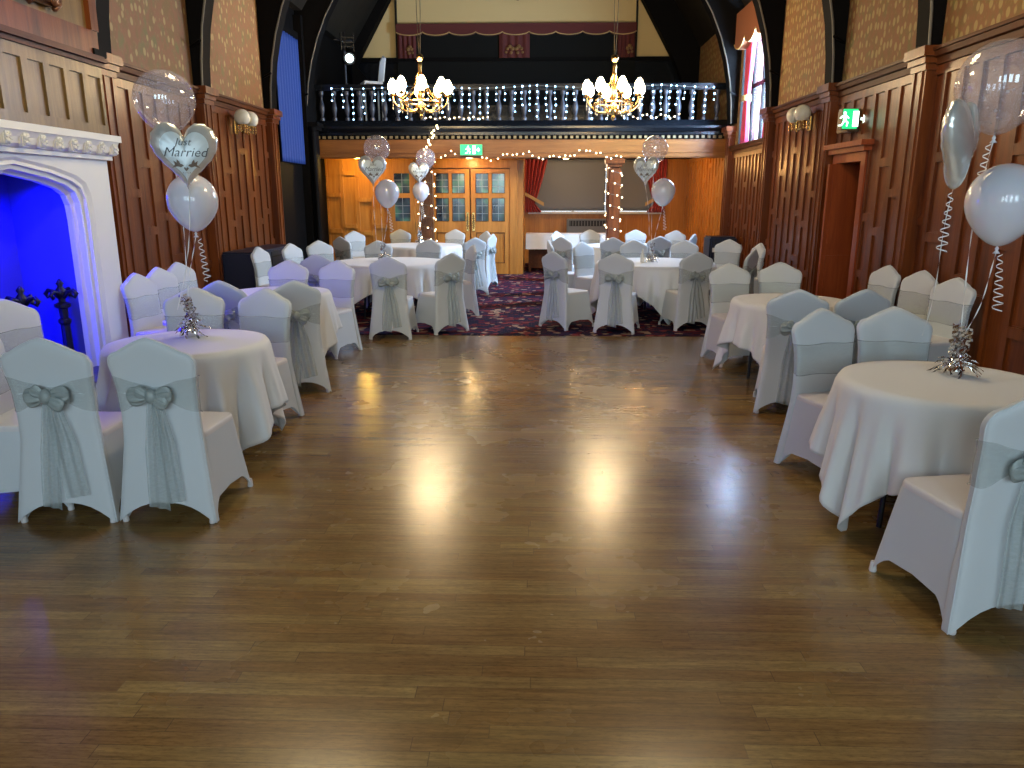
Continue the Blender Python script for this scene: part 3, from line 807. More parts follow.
for (xa, sh, lbl) in ((-.02, -.5, 'red velvet curtain with gold tieback beside the glazed double doors'), (2.98, .5, 'red curtain with pale tieback behind the right balloon bunch')):
    r = empty('bay_curtain', (0, 0, 0), 0, lbl, 'curtain', 'red curtains of the bay')
    curtain('curtain_cloth', (xa, YG - .16, 0), .62, 1.3, 2.6, .035, 'x', 1.52, 6, M['redcloth'], .4, sh * .8, r)
    mb = MB(); s = -1 if sh < 0 else 1
    pts = [(xa + s * .30 - s * t * .52, YG - .22, 1.78 - .28 * t) for t in [k / 8 for k in range(9)]]
    mb.strip(pts, .09, (0, 0, 1)); o = mb.build('tieback', M['goldtrim'], r); md = o.modifiers.new('s', 'SOLIDIFY'); md.thickness = .012
# convector
r = empty('convector_heater', (.79, YG - .26, .52), 0, 'long grey convector heater with dark grille below the grey blind', 'heater')
mb = MB(); mb.bbox(0, 1.05, 0, .2, 0, .62, .02); mb.build('casing', M['grey_metal'], r)
mb = MB(); mb.box(.05, 1.0, -.006, 0, .44, .58)
mb.build('grille', M['darkgap'], r)
mb = MB()
for k in range(13): mb.box(.07 + k * .075, .085 + k * .075, -.012, -.006, .45, .57)
mb.build('grille_bars', M['grey_metal'], r)
mb = MB()
for x in (.1, .9): mb.box(x, x + .05, .05, .15, -.51, 0)
mb.build('feet', M['darkgap'], r)
# serving table
r = empty('serving_table', (.80, 17.75, .008), 0, 'long dark serving table standing before the bay window', 'table')
mb = MB(); mb.bbox(-1.0, 1.0, -.33, .33, .79, .84, .01); mb.build('table_top', M['trimwood'], r)
for sx in (-.93, .93):
    for sy in (-.27, .27):
        mb = MB(); mb.bbox(sx - .03, sx + .03, sy - .03, sy + .03, 0, .79, .006); mb.build('leg', M['trimwood'], r)
mb = MB(); mb.box(-.93, .93, -.2, .2, .08, .60); mb.build('cupboard', M['trimwood'], r)
mb = MB()
def scl(u, v):
    if v < .5: return (u * 2.04 - 1.02, -.35 + v * 2 * .7, .853)
    return (u * 2.04 - 1.02, .35, .853)
mb.grid(lambda u, v: (u * 2.04 - 1.02, .345 - v * .69, .852), 20, 4)
mb.grid(lambda u, v: (u * 2.04 - 1.02, -.345 - .015 * v - .012 * v * math.sin(u * 40), .852 - v * .34), 60, 6)
mb.grid(lambda u, v: (-1.02 - .01 * v - .01 * v * math.sin(u * 20), .345 - u * .69, .852 - v * .34), 20, 6)
mb.grid(lambda u, v: (1.02 + .01 * v + .01 * v * math.sin(u * 20), .345 - u * .69, .852 - v * .34), 20, 6)
o = mb.build('serving_cloth', M['whitecloth_bar'], None, smooth='angle'); o.location = (.80, 17.75, .008)
tag(o, 'bright white short cloth over the long serving table by the bay', 'tablecloth')
# downlights under the balcony
for (x, y, lbl) in ((-3.75, 16.45, 'lit yellow ceiling light over the left pine panels'), (-1.4, 16.45, 'lit ceiling light over the glazed double doors'), (2.6, 17.4, 'lit ceiling light by the right end of the bay'), (.7, 18.6, 'added ceiling light brightening the bay before the grey blinds')):  # last one is added to brighten the bay
    r = empty('ceiling_light', (x, y, 2.60), 0, lbl, 'ceiling light', 'lights under the balcony')
    mb = MB(); mb.lathe([(.09, 0), (.09, -.03), (.07, -.035)], 20); mb.build('rim', M['brassdull'], r)
    mb = MB(); mb.lathe([(.065, -.036), (.05, -.05), (.01, -.055)], 16); mb.build('lens', M['lampon'], r)

# navy covered units against the side walls
def cabinet(x, y, w, d, h, rz, label):
    r = empty('covered_trolley', (x, y, 0.008), rz, label, 'covered trolley')
    mb = MB(); mb.bbox(-w / 2, w / 2, -d / 2, d / 2, .06, h, .03)
    mb.build('cover', M['navy'], r)
    mb = MB()
    mb.box(-w / 2 + .04, w / 2 - .04, -d / 2 - .006, -d / 2, .2, .22); mb.box(-w / 2 + .04, w / 2 - .04, -d / 2 - .006, -d / 2, h - .12, h - .10)
    for q in range(4): mb.box(-w / 2 + .1 + q * (w - .2) / 3 - .01, -w / 2 + .1 + q * (w - .2) / 3 + .01, -d / 2 - .008, -d / 2, .1, h - .04)
    mb.build('seams', M['darkgap'], r)
    mb = MB(); mb.box(-w / 2 + .05, -w / 2 + .17, -d / 2 - .012, -d / 2 - .008, h - .28, h - .20); mb.build('paper_tag', M['white'], r)
    for sx in (-1, 1):
        for sy in (-1, 1):
            mb = MB(); mb.lathe([(.03, 0), (.035, .03), (.03, .06)], 10, (sx * (w / 2 - .06), sy * (d / 2 - .06), 0)); mb.build('castor', M['darkgap'], r)
cabinet(-4.12, 11.3, 1.9, .5, .93, math.radians(90), 'long low navy covered trolley against the left panelled wall')
cabinet(3.50, 14.6, .5, .55, .95, 0, 'dark navy covered trolley in the right corner behind the chairs')

# stage lamp and white chair in the gallery
r = empty('stage_lamp', (-3.90, 16.25, 3.0), math.radians(25), 'black stage lamp with lit white lens at the left of the balcony', 'stage lamp')
mb = MB(); mb.tube([(0, 0, 0), (0, 0, 1.9)], .025, 8); mb.tube([(-.2, 0, 1.75), (.2, 0, 1.75)], .02, 8); mb.build('stand', M['iron'], r)
mb = MB(); mb.lathe([(.06, -.14), (.10, -.12), (.10, .10), (.12, .12), (.12, .16), (.09, .16)], 16, (0, 0, 0), M=Matrix.Translation((.05, -.05, 1.38)) @ Matrix.Rotation(math.radians(90), 4, 'X')); mb.build('lamp_body', M['iron'], r)
mb = MB(); mb.lathe([(.001, 0), (.085, 0), (.085, .01)], 16, (0, 0, 0), M=Matrix.Translation((.05, -.215, 1.38)) @ Matrix.Rotation(math.radians(90), 4, 'X'), cap=True); mb.build('lens', M['stagelens'], r)
mb = MB()
for k in range(3): mb.box(-.08 + .0 * k, .14, -.16 - .02 * k, -.14 - .02 * k, 1.60 + k * .08, 1.62 + k * .08)
mb.box(-.10, -.08, -.2, -.1, 1.52, 1.86); mb.box(.14, .16, -.2, -.1, 1.52, 1.86); mb.build('barn_door', M['chrome'], r)
r = empty('gallery_chair', (-3.45, 16.6, 3.0), math.radians(-65), 'white framed chair standing in the balcony beside the stage lamp', 'chair')
mb = MB(); mb.bbox(-.2, .2, -.2, .2, .95, 1.0, .015); mb.build('seat', M['lycra'], r)
mb = MB()
mb.tube([(-.2, .2, 1.0), (-.2, .26, 1.45), (0, .27, 1.52), (.2, .26, 1.45), (.2, .2, 1.0)], .018, 8)
for x in (-.1, 0, .1): mb.tube([(x, .2, 1.0), (x, .26, 1.5)], .012, 6)
mb.build('backrest', M['lycra'], r)
for sx in (-.18, .18):
    for sy in (-.18, .18):
        mb = MB(); mb.tube([(sx, sy, .0), (sx, sy, .97)], .018, 8); mb.build('leg', M['lycra'], r)

# ------------------------------------------------------------------ icicle and fairy lights
il = empty('icicle_lights', (0, 0, 0), 0, 'cool white icicle fairy lights hung along the black balcony rail', 'fairy lights')
x = XB + .55; k = 0; top = []
while x < XR - .35:
    z = 3.80 - .05 * abs(math.sin(x * 1.3)); top.append((x, BY - .24, z))
    n = rnd.choice([3, 5, 6, 6, 4]); mb = MB()
    pts = [(x + rnd.uniform(-.012, .012), BY - .245 + rnd.uniform(-.01, .01), z - q * .115) for q in range(n)]
    mb.tube(pts, .003, 4, 0)
    for p in pts: mb.ball((p[0] + rnd.uniform(-.012, .012), p[1] - .012, p[2]), rnd.uniform(.013, .021), 1, 1)
    mb.build('light_strand', [M['wire'], M['cool_bulb']], il)
    x += rnd.uniform(.14, .22); k += 1
mb = MB(); mb.tube(top, .005, 4); mb.build('cable', M['wire'], il)
def fairy(name, pts, label, mat_='warm_bulb', step=1, rr=.017):
    r = empty(name, (0, 0, 0), 0, label, 'fairy lights', 'warm fairy light strings')
    mb = MB(); mb.tube(pts, .004, 4); mb.build('cable', M['wire'], r)
    me0 = None
    for i, p in enumerate(pts[::step]):
        if me0 is None:
            mb = MB(); mb.ball((0, 0, 0), rr, 1); b = mb.build('bulb', M[mat_], r); me0 = b
        else:
            b = me0.copy(); COL.objects.link(b); b.parent = r
        b.location = (p[0], p[1] - .02, p[2])
pts = [(-1.95 + i * .105 + rnd.uniform(-.02, .02), BY - .05, 2.50 + rnd.uniform(-.05, .05) + .06 * math.sin(i * .5)) for i in range(36)]
fairy('fairy_lights', pts, 'warm fairy light string draped along the wooden balcony beam')
pts = [(1.60 + .175 * math.cos(i * 1.1), BY + .14 + .175 * math.sin(i * 1.1), 2.35 - i * .040) for i in range(46)]
fairy('fairy_lights', pts, 'warm fairy lights spiralled round the right wooden pillar')
pts = [(-2.27 + .185 * math.cos(i * 1.1), BY + .14 + .185 * math.sin(i * 1.1), 2.38 - i * .040) for i in range(46)]
fairy('fairy_lights', pts, 'warm fairy lights spiralled round the left dark pillar')
pts = [(-1.98 - .30 * t + .04 * math.sin(t * 23), BY - .24 + .0 * t, 3.05 - t * .58) for t in [i / 13 for i in range(14)]]
fairy('fairy_lights', pts, 'short warm fairy string dropping from balcony ledge to the left pillar', rr=.022)
pts = [(1.72 + i * .09, BY - .22, 3.22 + .04 * math.sin(i * 1.7)) for i in range(13)]
fairy('fairy_lights', pts, 'warm lights lying on the balcony ledge right of the right chandelier', rr=.016)
pts = [(-2.2 + i * .095, BY - .22, 3.20 + .02 * math.sin(i * 2.1)) for i in range(14)]
fairy('fairy_lights', pts, 'warm lights lying on the balcony ledge below the left chandelier', rr=.016)

# exit signs
def exit_sign(loc, rz, w, h, d, label, bracket=None):
    r = empty('exit_sign', loc, rz, label, 'exit sign')
    mb = MB(); mb.bbox(-w / 2, w / 2, 0, d, -h / 2, h / 2, .008); mb.build('case', M['signbox'], r)
    mb = MB(); mb.box(-w / 2 + .01, w / 2 - .01, -.008, 0, -h / 2 + .01, h / 2 - .01); mb.build('lit_face', M['green_sign'], r)
    mb = MB(); y0, y1 = -.012, -.008
    def poly(p): mb.prism([(a * h, b * h) for a, b in p], 'y', y0, y1)
    # running figure
    k = [( .05 * h * math.cos(t) * 1.4 - .28 * h, .07 * h * math.sin(t) + .27 * h) for t in [i * PI / 5 for i in range(10)]]
    mb.prism(k, 'y', y0, y1)
    poly([(-.38, .17), (-.22, .2), (-.18, -.05), (-.32, -.08)])
    poly([(-.22, .19), (-.05, .05), (-.08, -.0), (-.22, .10)]); poly([(-.38, .17), (-.52, .04), (-.48, 0), (-.36, .09)])
    poly([(-.2, -.05), (-.08, -.16), (-.12, -.36), (-.18, -.34), (-.16, -.18), (-.28, -.08)])
    poly([(-.32, -.07), (-.24, -.1), (-.4, -.34), (-.56, -.34), (-.56, -.28), (-.42, -.27)])
    # door and arrow
    poly([(.12, -.36), (.40, -.36), (.40, .36), (.12, .36)])
    poly([(.5, .06), (.62, .06), (.62, .2), (.82, 0), (.62, -.2), (.62, -.06), (.5, -.06)])
    mb.build('pictogram', M['white_sign'], r)
    return r
exit_sign((-1.31, BY - .16, 2.60), 0, .46, .22, .10, 'lit green running man exit sign on the balcony beam')
exit_sign((XR - .17, 9.78, 2.56), 0,   .19, .24, .12, 'lit green exit sign standing out from the right wall over the doorway')
mb = MB(); mb.bbox(XR - .14, XR - .001, 9.55, 9.9, 2.44, 2.70, .01)
tag(mb.build('sign_housing', M['signbox']), 'brown metal housing fixed to the right wall behind the exit sign', 'sign housing')
sgr = bpy.data.objects['exit_sign.001']; sgr.location = (XR - .17, 9.42, 2.57)
bpy.data.objects['sign_housing'].location = (0, -.01, 0)

# ------------------------------------------------------------------ chandeliers
def chandelier():
    r = empty('chandelier', (0, 0, 0))
    mb = MB(); mb.lathe([(.012, .76), (.05, .74), (.065, .70), (.05, .66), (.02, .64), (.03, .62), (.035, .58), (.028, .40), (.04, .25), (.06, .12), (.03, .04), (.05, 0), (.09, -.03), (.10, -.08), (.06, -.13), (.03, -.17), (.04, -.20), (.005, -.25)], 18)
    mb.build('stem', M['brass'], r, smooth='angle')
    mb = MB()
    for s in (-.03, .03): mb.tube([(s * .3, 0, .75), (s, 0, 1.4), (s, 0, 5.4)], .006, 6)
    mb.build('cable', M['cable'], r)
    mb = MB(); mb.lathe([(.30, .0), (.33, .015), (.30, .03), (.27, .015), (.30, 0)], 32, cap=False)
    mb.build('ring', M['brass'], r, smooth='angle')
    for k in range(8):
        a = k * PI / 4 + .2; ca, sa = math.cos(a), math.sin(a)
        P = lambda q, z: (q * ca, q * sa, z)
        mb = MB(); mb.tube([P(.05, -.06), P(.14, -.13), P(.26, -.12), P(.38, -.05), P(.44, .03), P(.45, .10)], [.014, .013, .012, .011, .011, .010], 8)
        mb.tube([P(.03, .48), P(.07, .34), P(.16, .18), (P(.30, .06))], .006, 6)
        mb.tube([P(.30, -.09), P(.33, -.03), P(.30, .02)], .007, 6)
        arm = mb.build('arm', M['brass'], r, smooth='angle')
        mb = MB(); mb.lathe([(.01, .10), (.055, .11), (.06, .125), (.03, .13), (.025, .16)], 14, P(.45, 0)); mb.build('drip_cup', M['brass'], arm)
        mb = MB(); mb.lathe([(.03, .15), (.06, .18), (.078, .225), (.072, .28), (.05, .33), (.022, .37)], 12, P(.45, 0)); mb.build('glass_shade', M['shade_glow'], arm, smooth=True)
        for (q0, z0_, nn) in ((.45, .07, 4), (.30, -.03, 3)):
            mb = MB(); mb.lathe([(.002, .02)] + [(rr_, -.045 * q - dz_) for q in range(nn) for rr_, dz_ in ((.003, -.004), (.011, .018), (.003, .038))], 6, P(q0, z0_)); mb.build('crystal_drop', M['crystal'], arm)
    return r
c0 = chandelier(); c0.location = (-1.90, 13.0, 3.17)
tag(c0, 'brass chandelier with glowing glass shades, left of the two before the balcony', 'chandelier', 'brass chandeliers')
c1 = copy_tree(c0); c1.location = (1.25, 13.0, 3.14); c1['label'] = 'brass chandelier with glowing glass shades, right of the two before the balcony'
def light(name, kind, loc, energy, col, size=.2, rot=None, **kw):
    d = bpy.data.lights.new(name, kind); d.energy = energy; d.color = col
    if kind == 'AREA': d.shape = 'RECTANGLE'; d.size = size[0]; d.size_y = size[1]
    elif kind != 'SUN': d.shadow_soft_size = size
    for k, v in kw.items(): setattr(d, k, v)
    o = bpy.data.objects.new(name, d); COL.objects.link(o); o.location = loc
    if rot: o.rotation_euler = rot
    return o
WARM = (1, .70, .38)
for c in (c0, c1): light('chandelier_glow', 'POINT', (c.location.x, c.location.y, 3.60), 230, WARM, .22)
for i, x in enumerate((-1.9, 1.25)):
    c2 = copy_tree(c0); c2.location = (x, 5.6, 3.62); c2['label'] = ('nearer brass chandelier above the left side of the dance floor', 'nearer brass chandelier above the right side of the dance floor')[i]
    light('chandelier_glow', 'POINT', (x, 5.6, 4.02), 235, (1, .80, .50), .25)

# wall sconces
def sconce(x, y, side, label):
    r = empty('wall_sconce', (x, y, 2.72), 0, label, 'wall light', 'brass wall lights with twin globes')
    s = side
    mb = MB(); mb.bbox(min(0, -s * .02), max(0, -s * .02), -.05, .05, -.14, .06, .006); mb.tube([(0, 0, -.05), (-s * .08, 0, -.10), (-s * .12, 0, -.06)], .012, 8); mb.build('bracket', M['brass'], r)
    for dy in (-.16, .16):
        mb = MB(); mb.tube([(-s * .10, 0, -.08), (-s * .14, dy * .6, -.14), (-s * .17, dy, -.10), (-s * .17, dy, -.03)], .010, 8)
        mb.lathe([(.02, -.05), (.06, -.03), (.065, .0)], 14, (-s * .17, dy, 0)); a = mb.build('arm', M['brass'], r, smooth='angle')
        mb = MB(); mb.ball((-s * .17, dy, .08), .115, 3); mb.build('glass_globe', M['opal'], a, smooth=True)
        mb = MB()
        for q in range(8):
            t = q * PI / 4
            for w in range(3): mb.ball((-s * .17 + .07 * math.cos(t), dy + .07 * math.sin(t), -.04 - .035 * w), .010, 1, 0, (1, 1, 1.8))
        mb.build('beads', M['brass'], a)
sconce(XR - .02, 11.2, 1, 'twin globe brass wall light on the right wall before the window')
sconce(XL + .02, 11.5, -1, 'twin globe brass wall light high on the left panelled wall')
for nm, l_ in (('brass_hook', 1),):
    pass

# ------------------------------------------------------------------ round tables and cloths
def round_table(x, y, R, label, half, rot, seed, cl_label, z=0.0, folds=15):
    r = empty('round_table', (x, y, z), 0, label, 'table', 'round banquet tables')
    mb = MB(); mb.lathe([(R - .03, .72), (R - .015, .722), (R - .01, .735), (R - .015, .75), (R - .03, .752)], 48); mb.build('table_top', M['trimwood'], r)
    for k in range(4):
        a = k * PI / 2 + PI / 4 + rot; q = R * .62
        mb = MB(); mb.tube([(q * .9 * math.cos(a), q * .9 * math.sin(a), .72), (q * math.cos(a), q * math.sin(a), .0)], .014, 8); mb.build('leg', M['iron'], r)
    rg = random.Random(seed); ph = [rg.uniform(0, 6.28) for _ in range(4)]
    def fold(t): return .55 * math.cos(folds * t + ph[0]) + .3 * math.cos((folds * 1.0 - 4) * t + ph[1]) + .25 * math.cos((2 * folds + 1) * t + ph[2])
    def LN(t):
        c = abs(math.cos(t)); s = abs(math.sin(t)); return half / max(c, s) - R
    H = .762
    def fn(u, v):
        t = u * 2 * PI
        if v < .3:
            q = (v / .3) * (R - .012); return (q * math.cos(t + rot), q * math.sin(t + rot), H)
        s = (v - .3) / .7
        l = LN(t) * s
        corner = max(0, (LN(t) - (half - R)) / (half * .414))
        bend = min(1, l / .03)
        f = fold(t) * min(1, l / .25)
        rr = R - .012 + .016 * bend + l * .16 + f * (.052 + .02 * corner) * (l / .4 + .15) - .09 * corner * l
        z_ = H - .0 - l * .985 if l > .015 else H - l * .4
        return (rr * math.cos(t + rot), rr * math.sin(t + rot), max(.006 + .004 * (1 + f), z_))
    mb = MB(); mb.grid(fn, 240, 34, wrap=True)
    o = mb.build('tablecloth', M['linen'], None, smooth=True); o.location = (x, y, z)
    tag(o, cl_label, 'tablecloth', 'white round tablecloths')
    md = o.modifiers.new('hem', 'SOLIDIFY'); md.thickness = .004; md.offset = 1
round_table(-2.26, 4.74, .50, 'round table nearest the fireplace under a white cloth', .92, math.radians(6), 1, 'white cloth on the round table nearest the fireplace, tinsel weight on top')
round_table(2.11, 3.80, .51, 'round table at the right front under a white cloth', .92, math.radians(64), 2, 'white cloth with long trailing corner on the right front table')
round_table(-2.56, 7.38, .51, 'second round table along the left side under a white cloth', .88, math.radians(15), 3, 'white cloth on the second left table behind the fireplace table')
round_table(2.33, 6.92, .51, 'second round table along the right side under a white cloth', .88, math.radians(20), 4, 'white cloth on the second right table, behind the right front table')
round_table(-2.10, 10.90, .84, 'large round table at the left front of the carpet', 1.17, math.radians(8), 5, 'white cloth on the large left table at the carpet edge', .008, 20)
round_table(1.72, 10.95, .84, 'large round table at the right front of the carpet', 1.17, math.radians(50), 6, 'white cloth on the large right table at the carpet edge, tinsel weight on top', .008, 20)
round_table(-2.27, 14.8, .82, 'round table at the back left before the glazed doors', 1.15, math.radians(30), 7, 'white cloth on the back left table before the glazed doors', .008, 20)
round_table(1.75, 14.8, .82, 'round table at the back right before the bay', 1.15, math.radians(30), 8, 'white cloth on the back right table before the grey blinds', .008, 20)

# ------------------------------------------------------------------ chairs
def lerp(tab, z):
    if z <= tab[0][0]: return tab[0][1]
    for (a, b), (c, d) in zip(tab, tab[1:]):
        if z <= c: return b + (d - b) * (z - a) / (c - a)
    return tab[-1][1]
HWT = [(0, .262), (.25, .232), (.46, .208), (.6, .203), (.75, .208), (.86, .226), (.92, .228), (1.0, .228)]
YRT = [(0, -.285), (.25, -.258), (.46, -.235), (.7, -.245), (.85, -.268), (1.0, -.305)]
hwf = lambda z: lerp(HWT, z); yrf = lambda z: lerp(YRT, z)
def ztop(u):
    a = abs(u)
    if a < .74: return 1.0 - .078 * (a / .74) ** 1.3
    t = (a - .74) / .26
    return .922 - .075 * (1 - math.sqrt(max(0, 1 - t * t)))
def back_pt(u, v, side, off=0, z=None):
    """side 0 rear, 1 front"""
    zt_ = ztop(u); zl = .112 * (1 - abs(u) ** 2.6) + .004; zz = (zl + v * (zt_ - zl)) if z is None else z
    w = hwf(zz); x = u * w
    e = min(1, (1 - abs(u)) / .16); g = min(1, (zt_ - zz) / .05); k = math.sqrt(max(0, 1 - (1 - e) ** 2)) * math.sqrt(max(0, 1 - (1 - g) ** 2))
    mid = yrf(zz) + .024 + (.012 if zz < .3 and side else 0)
    return (x * (1 + off / w), mid + (-1 if side == 0 else 1) * (.010 + .018 * k) + (-off if side == 0 else off), zz)
US = [-1, -.99, -.96, -.91, -.84, -.72, -.55, -.37, -.18, 0, .18, .37, .55, .72, .84, .91, .96, .99, 1]
VS = [0, .03, .1, .2, .3, .4, .5, .6, .7, .79, .86, .91, .94, .965, .98, .992, 1.0]
def make_chair(seed):
    rg = random.Random(seed)
    r = empty('banquet_chair')
    mb = MB(); nu = len(US); nv = len(VS)
    vs = [back_pt(u, v, 0) for v in VS for u in US] + [back_pt(u, v, 1) for v in VS for u in US]
    fs = []; n = nu * nv
    for j in range(nv - 1):
        for i in range(nu - 1):
            q = (j * nu + i, j * nu + i + 1, (j + 1) * nu + i + 1, (j + 1) * nu + i)
            fs.append(q); fs.append([a + n for a in q[::-1]])
        for i in (0, nu - 1): fs.append((j * nu + i, (j + 1) * nu + i, (j + 1) * nu + i + n, j * nu + i + n))
    for i in range(nu - 1): fs.append(((nv - 1) * nu + i, (nv - 1) * nu + i + 1, (nv - 1) * nu + i + 1 + n, (nv - 1) * nu + i + n))
    mb.add(vs, fs)
    rim = [back_pt(-1, v, 0) for v in VS] + [back_pt(u, 1, 0) for u in US[1:-1]] + [back_pt(1, v, 0) for v in VS[::-1]]
    mb.tube([(p[0], p[1] - .001, p[2]) for p in rim], .0035, 5)
    mb.build('backrest', M['lycra'], r, smooth=True)
    # skirt
    mb = MB(); NT = 72
    def sup(t, e): c, s = math.cos(t), math.sin(t); return (math.copysign(abs(c) ** e, c), math.copysign(abs(s) ** e, s))
    def skirt(u, v):
        t = u * 2 * PI
        x, y = sup(t, .22)
        corner = abs(math.sin(2 * t)) ** 1.2
        zb = .115 * (1 - corner) ** .8 * (1.0 if abs(x) < abs(y) or True else 1)
        z = .455 * (1 - v) + zb * v
        hw = hwf(z) - .002; yf = .205 + .075 * (1 - z / .455) ** .9; yb = yrf(z) + .022
        pin = 1 - .09 * (1 - corner) * v * (1 - .25 * v)
        yc = (yf + yb) / 2; yh = (yf - yb) / 2
        X = x * hw * (pin if abs(x) > .9 else 1); Y = yc + y * yh * (pin if abs(y) > .9 and y > 0 else (1 - (1 - pin) * .5 if abs(y) > .9 else 1))
        return (X, Y, z)
    mb.grid(skirt, NT, 16, wrap=True)
    sk = mb.build('skirt', M['lycra'], r, smooth=True)
    mb = MB()
    def seat(u, v):
        t = u * 2 * PI; x, y = sup(t, .24)
        zz = .455; hw = hwf(zz); yf = .205; yb = -.21; yc = (yf + yb) / 2; yh = (yf - yb) / 2
        if v < .7: q = v / .7; return (x * hw * q * .96, yc + y * yh * q * .96, .492 - .012 * q ** 4)
        a = (v - .7) / .3 * PI / 2
        return (x * hw * (.96 + .045 * math.sin(a)), yc + y * yh * (.96 + .045 * math.sin(a)), .480 - .03 * (1 - math.cos(a)))
    mb.grid(seat, NT, 14, wrap=True); mb.build('seat', M['lycra_warm'], r, smooth=True)
    for sx in (-1, 1):
        for yy in (-.262, .255):
            mb = MB(); mb.lathe([(.015, 0), (.017, .006), (.012, .05)], 10, (sx * .236, yy, 0)); mb.build('foot', M['lycra_warm'], r)
    # sash
    mb = MB(); zc = .70; no = 3
    def zr(u, j, side):
        t = j / 8
        if side == 1: return (.60 + t * .19) + .004 * math.sin(u * 5 + j)
        g = 1 - abs(u); g = g * g * (3 - 2 * g)
        return (zc + (t - .5) * (.19 - .13 * g) + .012 * g) + .003 * math.sin(u * 9 + j * 2)
    vs = []; fs = []
    for side in (0, 1):
        for j in range(9):
            for u in US:
                z = zr(u, j, side); rip = .004 + .0035 * math.sin(j * 2.4 + u * 4 + seed) * (1 - abs(u) ** 6) + (.010 * max(0, 1 - abs(u) * 4) if side == 0 else 0)
                vs.append(back_pt(u, 0, side, rip, z))
    n = nu * 9
    for side in (0, 1):
        for j in range(8):
            for i in range(nu - 1):
                a = side * n + j * nu + i; fs.append((a, a + 1, a + nu + 1, a + nu))
    for i in (0, nu - 1):
        for j in range(8): fs.append((j * nu + i, (j + 1) * nu + i, n + (j + 1) * nu + i, n + j * nu + i))
    mb.add(vs, fs)
    for jj in (0, 8):      # rolled hems of the band, front
        mb.tube([back_pt(u, 0, 1, .008, zr(u, jj, 1)) for u in US], .0022, 4)
    sash = mb.build('sash', M['organza'], r, smooth=True)
    mb = MB(); yk = yrf(zc) - .035
    for s, q0, tl, sc_ in ((-1, 0, -.10, 1.0), (1, 0, .08, 1.0), (-1, 1, .55, .72), (1, 1, -.50, .8)):
        r1, r2, r3 = rg.uniform(-1, 1), rg.uniform(-1, 1), rg.uniform(0, 6)
        def lobe(u, v, s=s):
            a = u * 2 * PI; b = v * PI
            pl = 1 + .20 * math.cos(6 * a + r3 + 2 * v) * math.sin(b) + .10 * math.cos(13 * a + r3)
            L_ = (.112 + .014 * r1) * sc_
            x = .006 + L_ * (1 - math.cos(b)) / 2
            q = math.sin(b) ** .75 * (.30 + .70 * v) * sc_
            y = -.010 - .026 * q * pl * math.sin(a) - .012 * q0; z = .060 * q * pl * math.cos(a) + .010 * r2 * v
            X = x * math.cos(tl) - z * math.sin(tl); Z = x * math.sin(tl) + z * math.cos(tl)
            return (s * X, yk + y, zc + (Z if s > 0 else Z))
        mb.grid(lobe, 44, 12, wrap=True)
    mb.ball((0, yk - .018, zc), .036, 2, 0, (.95, .7, 1.15))
    mb.build('bow', M['organza_bow'], sash, smooth=True)
    for s in (-1, 1):
        zend = rg.uniform(.10, .17); dr = s * rg.uniform(.015, .04) + rg.uniform(-.01, .02); W = rg.uniform(.10, .135)
        def tail(u, v, s=s, zend=zend, dr=dr, W=W):
            z = zc - .01 + (zend - zc) * v; w = .035 + (W - .035) * min(1, v * 2.2) ** .7
            z += .02 * (u - .5) * v * s
            return (dr * v * 1.6 + s * .012 + (u - .5) * w, yrf(z) - .022 - .010 * math.cos(u * 14 + s) * (1 - .5 * v) - .004 * (1 + s) - .012 * math.sin(v * PI), z)
        mb = MB(); mb.grid(tail, 22, 20); mb.build('tail', M['organza_tail'], sash, smooth=True)
    return r

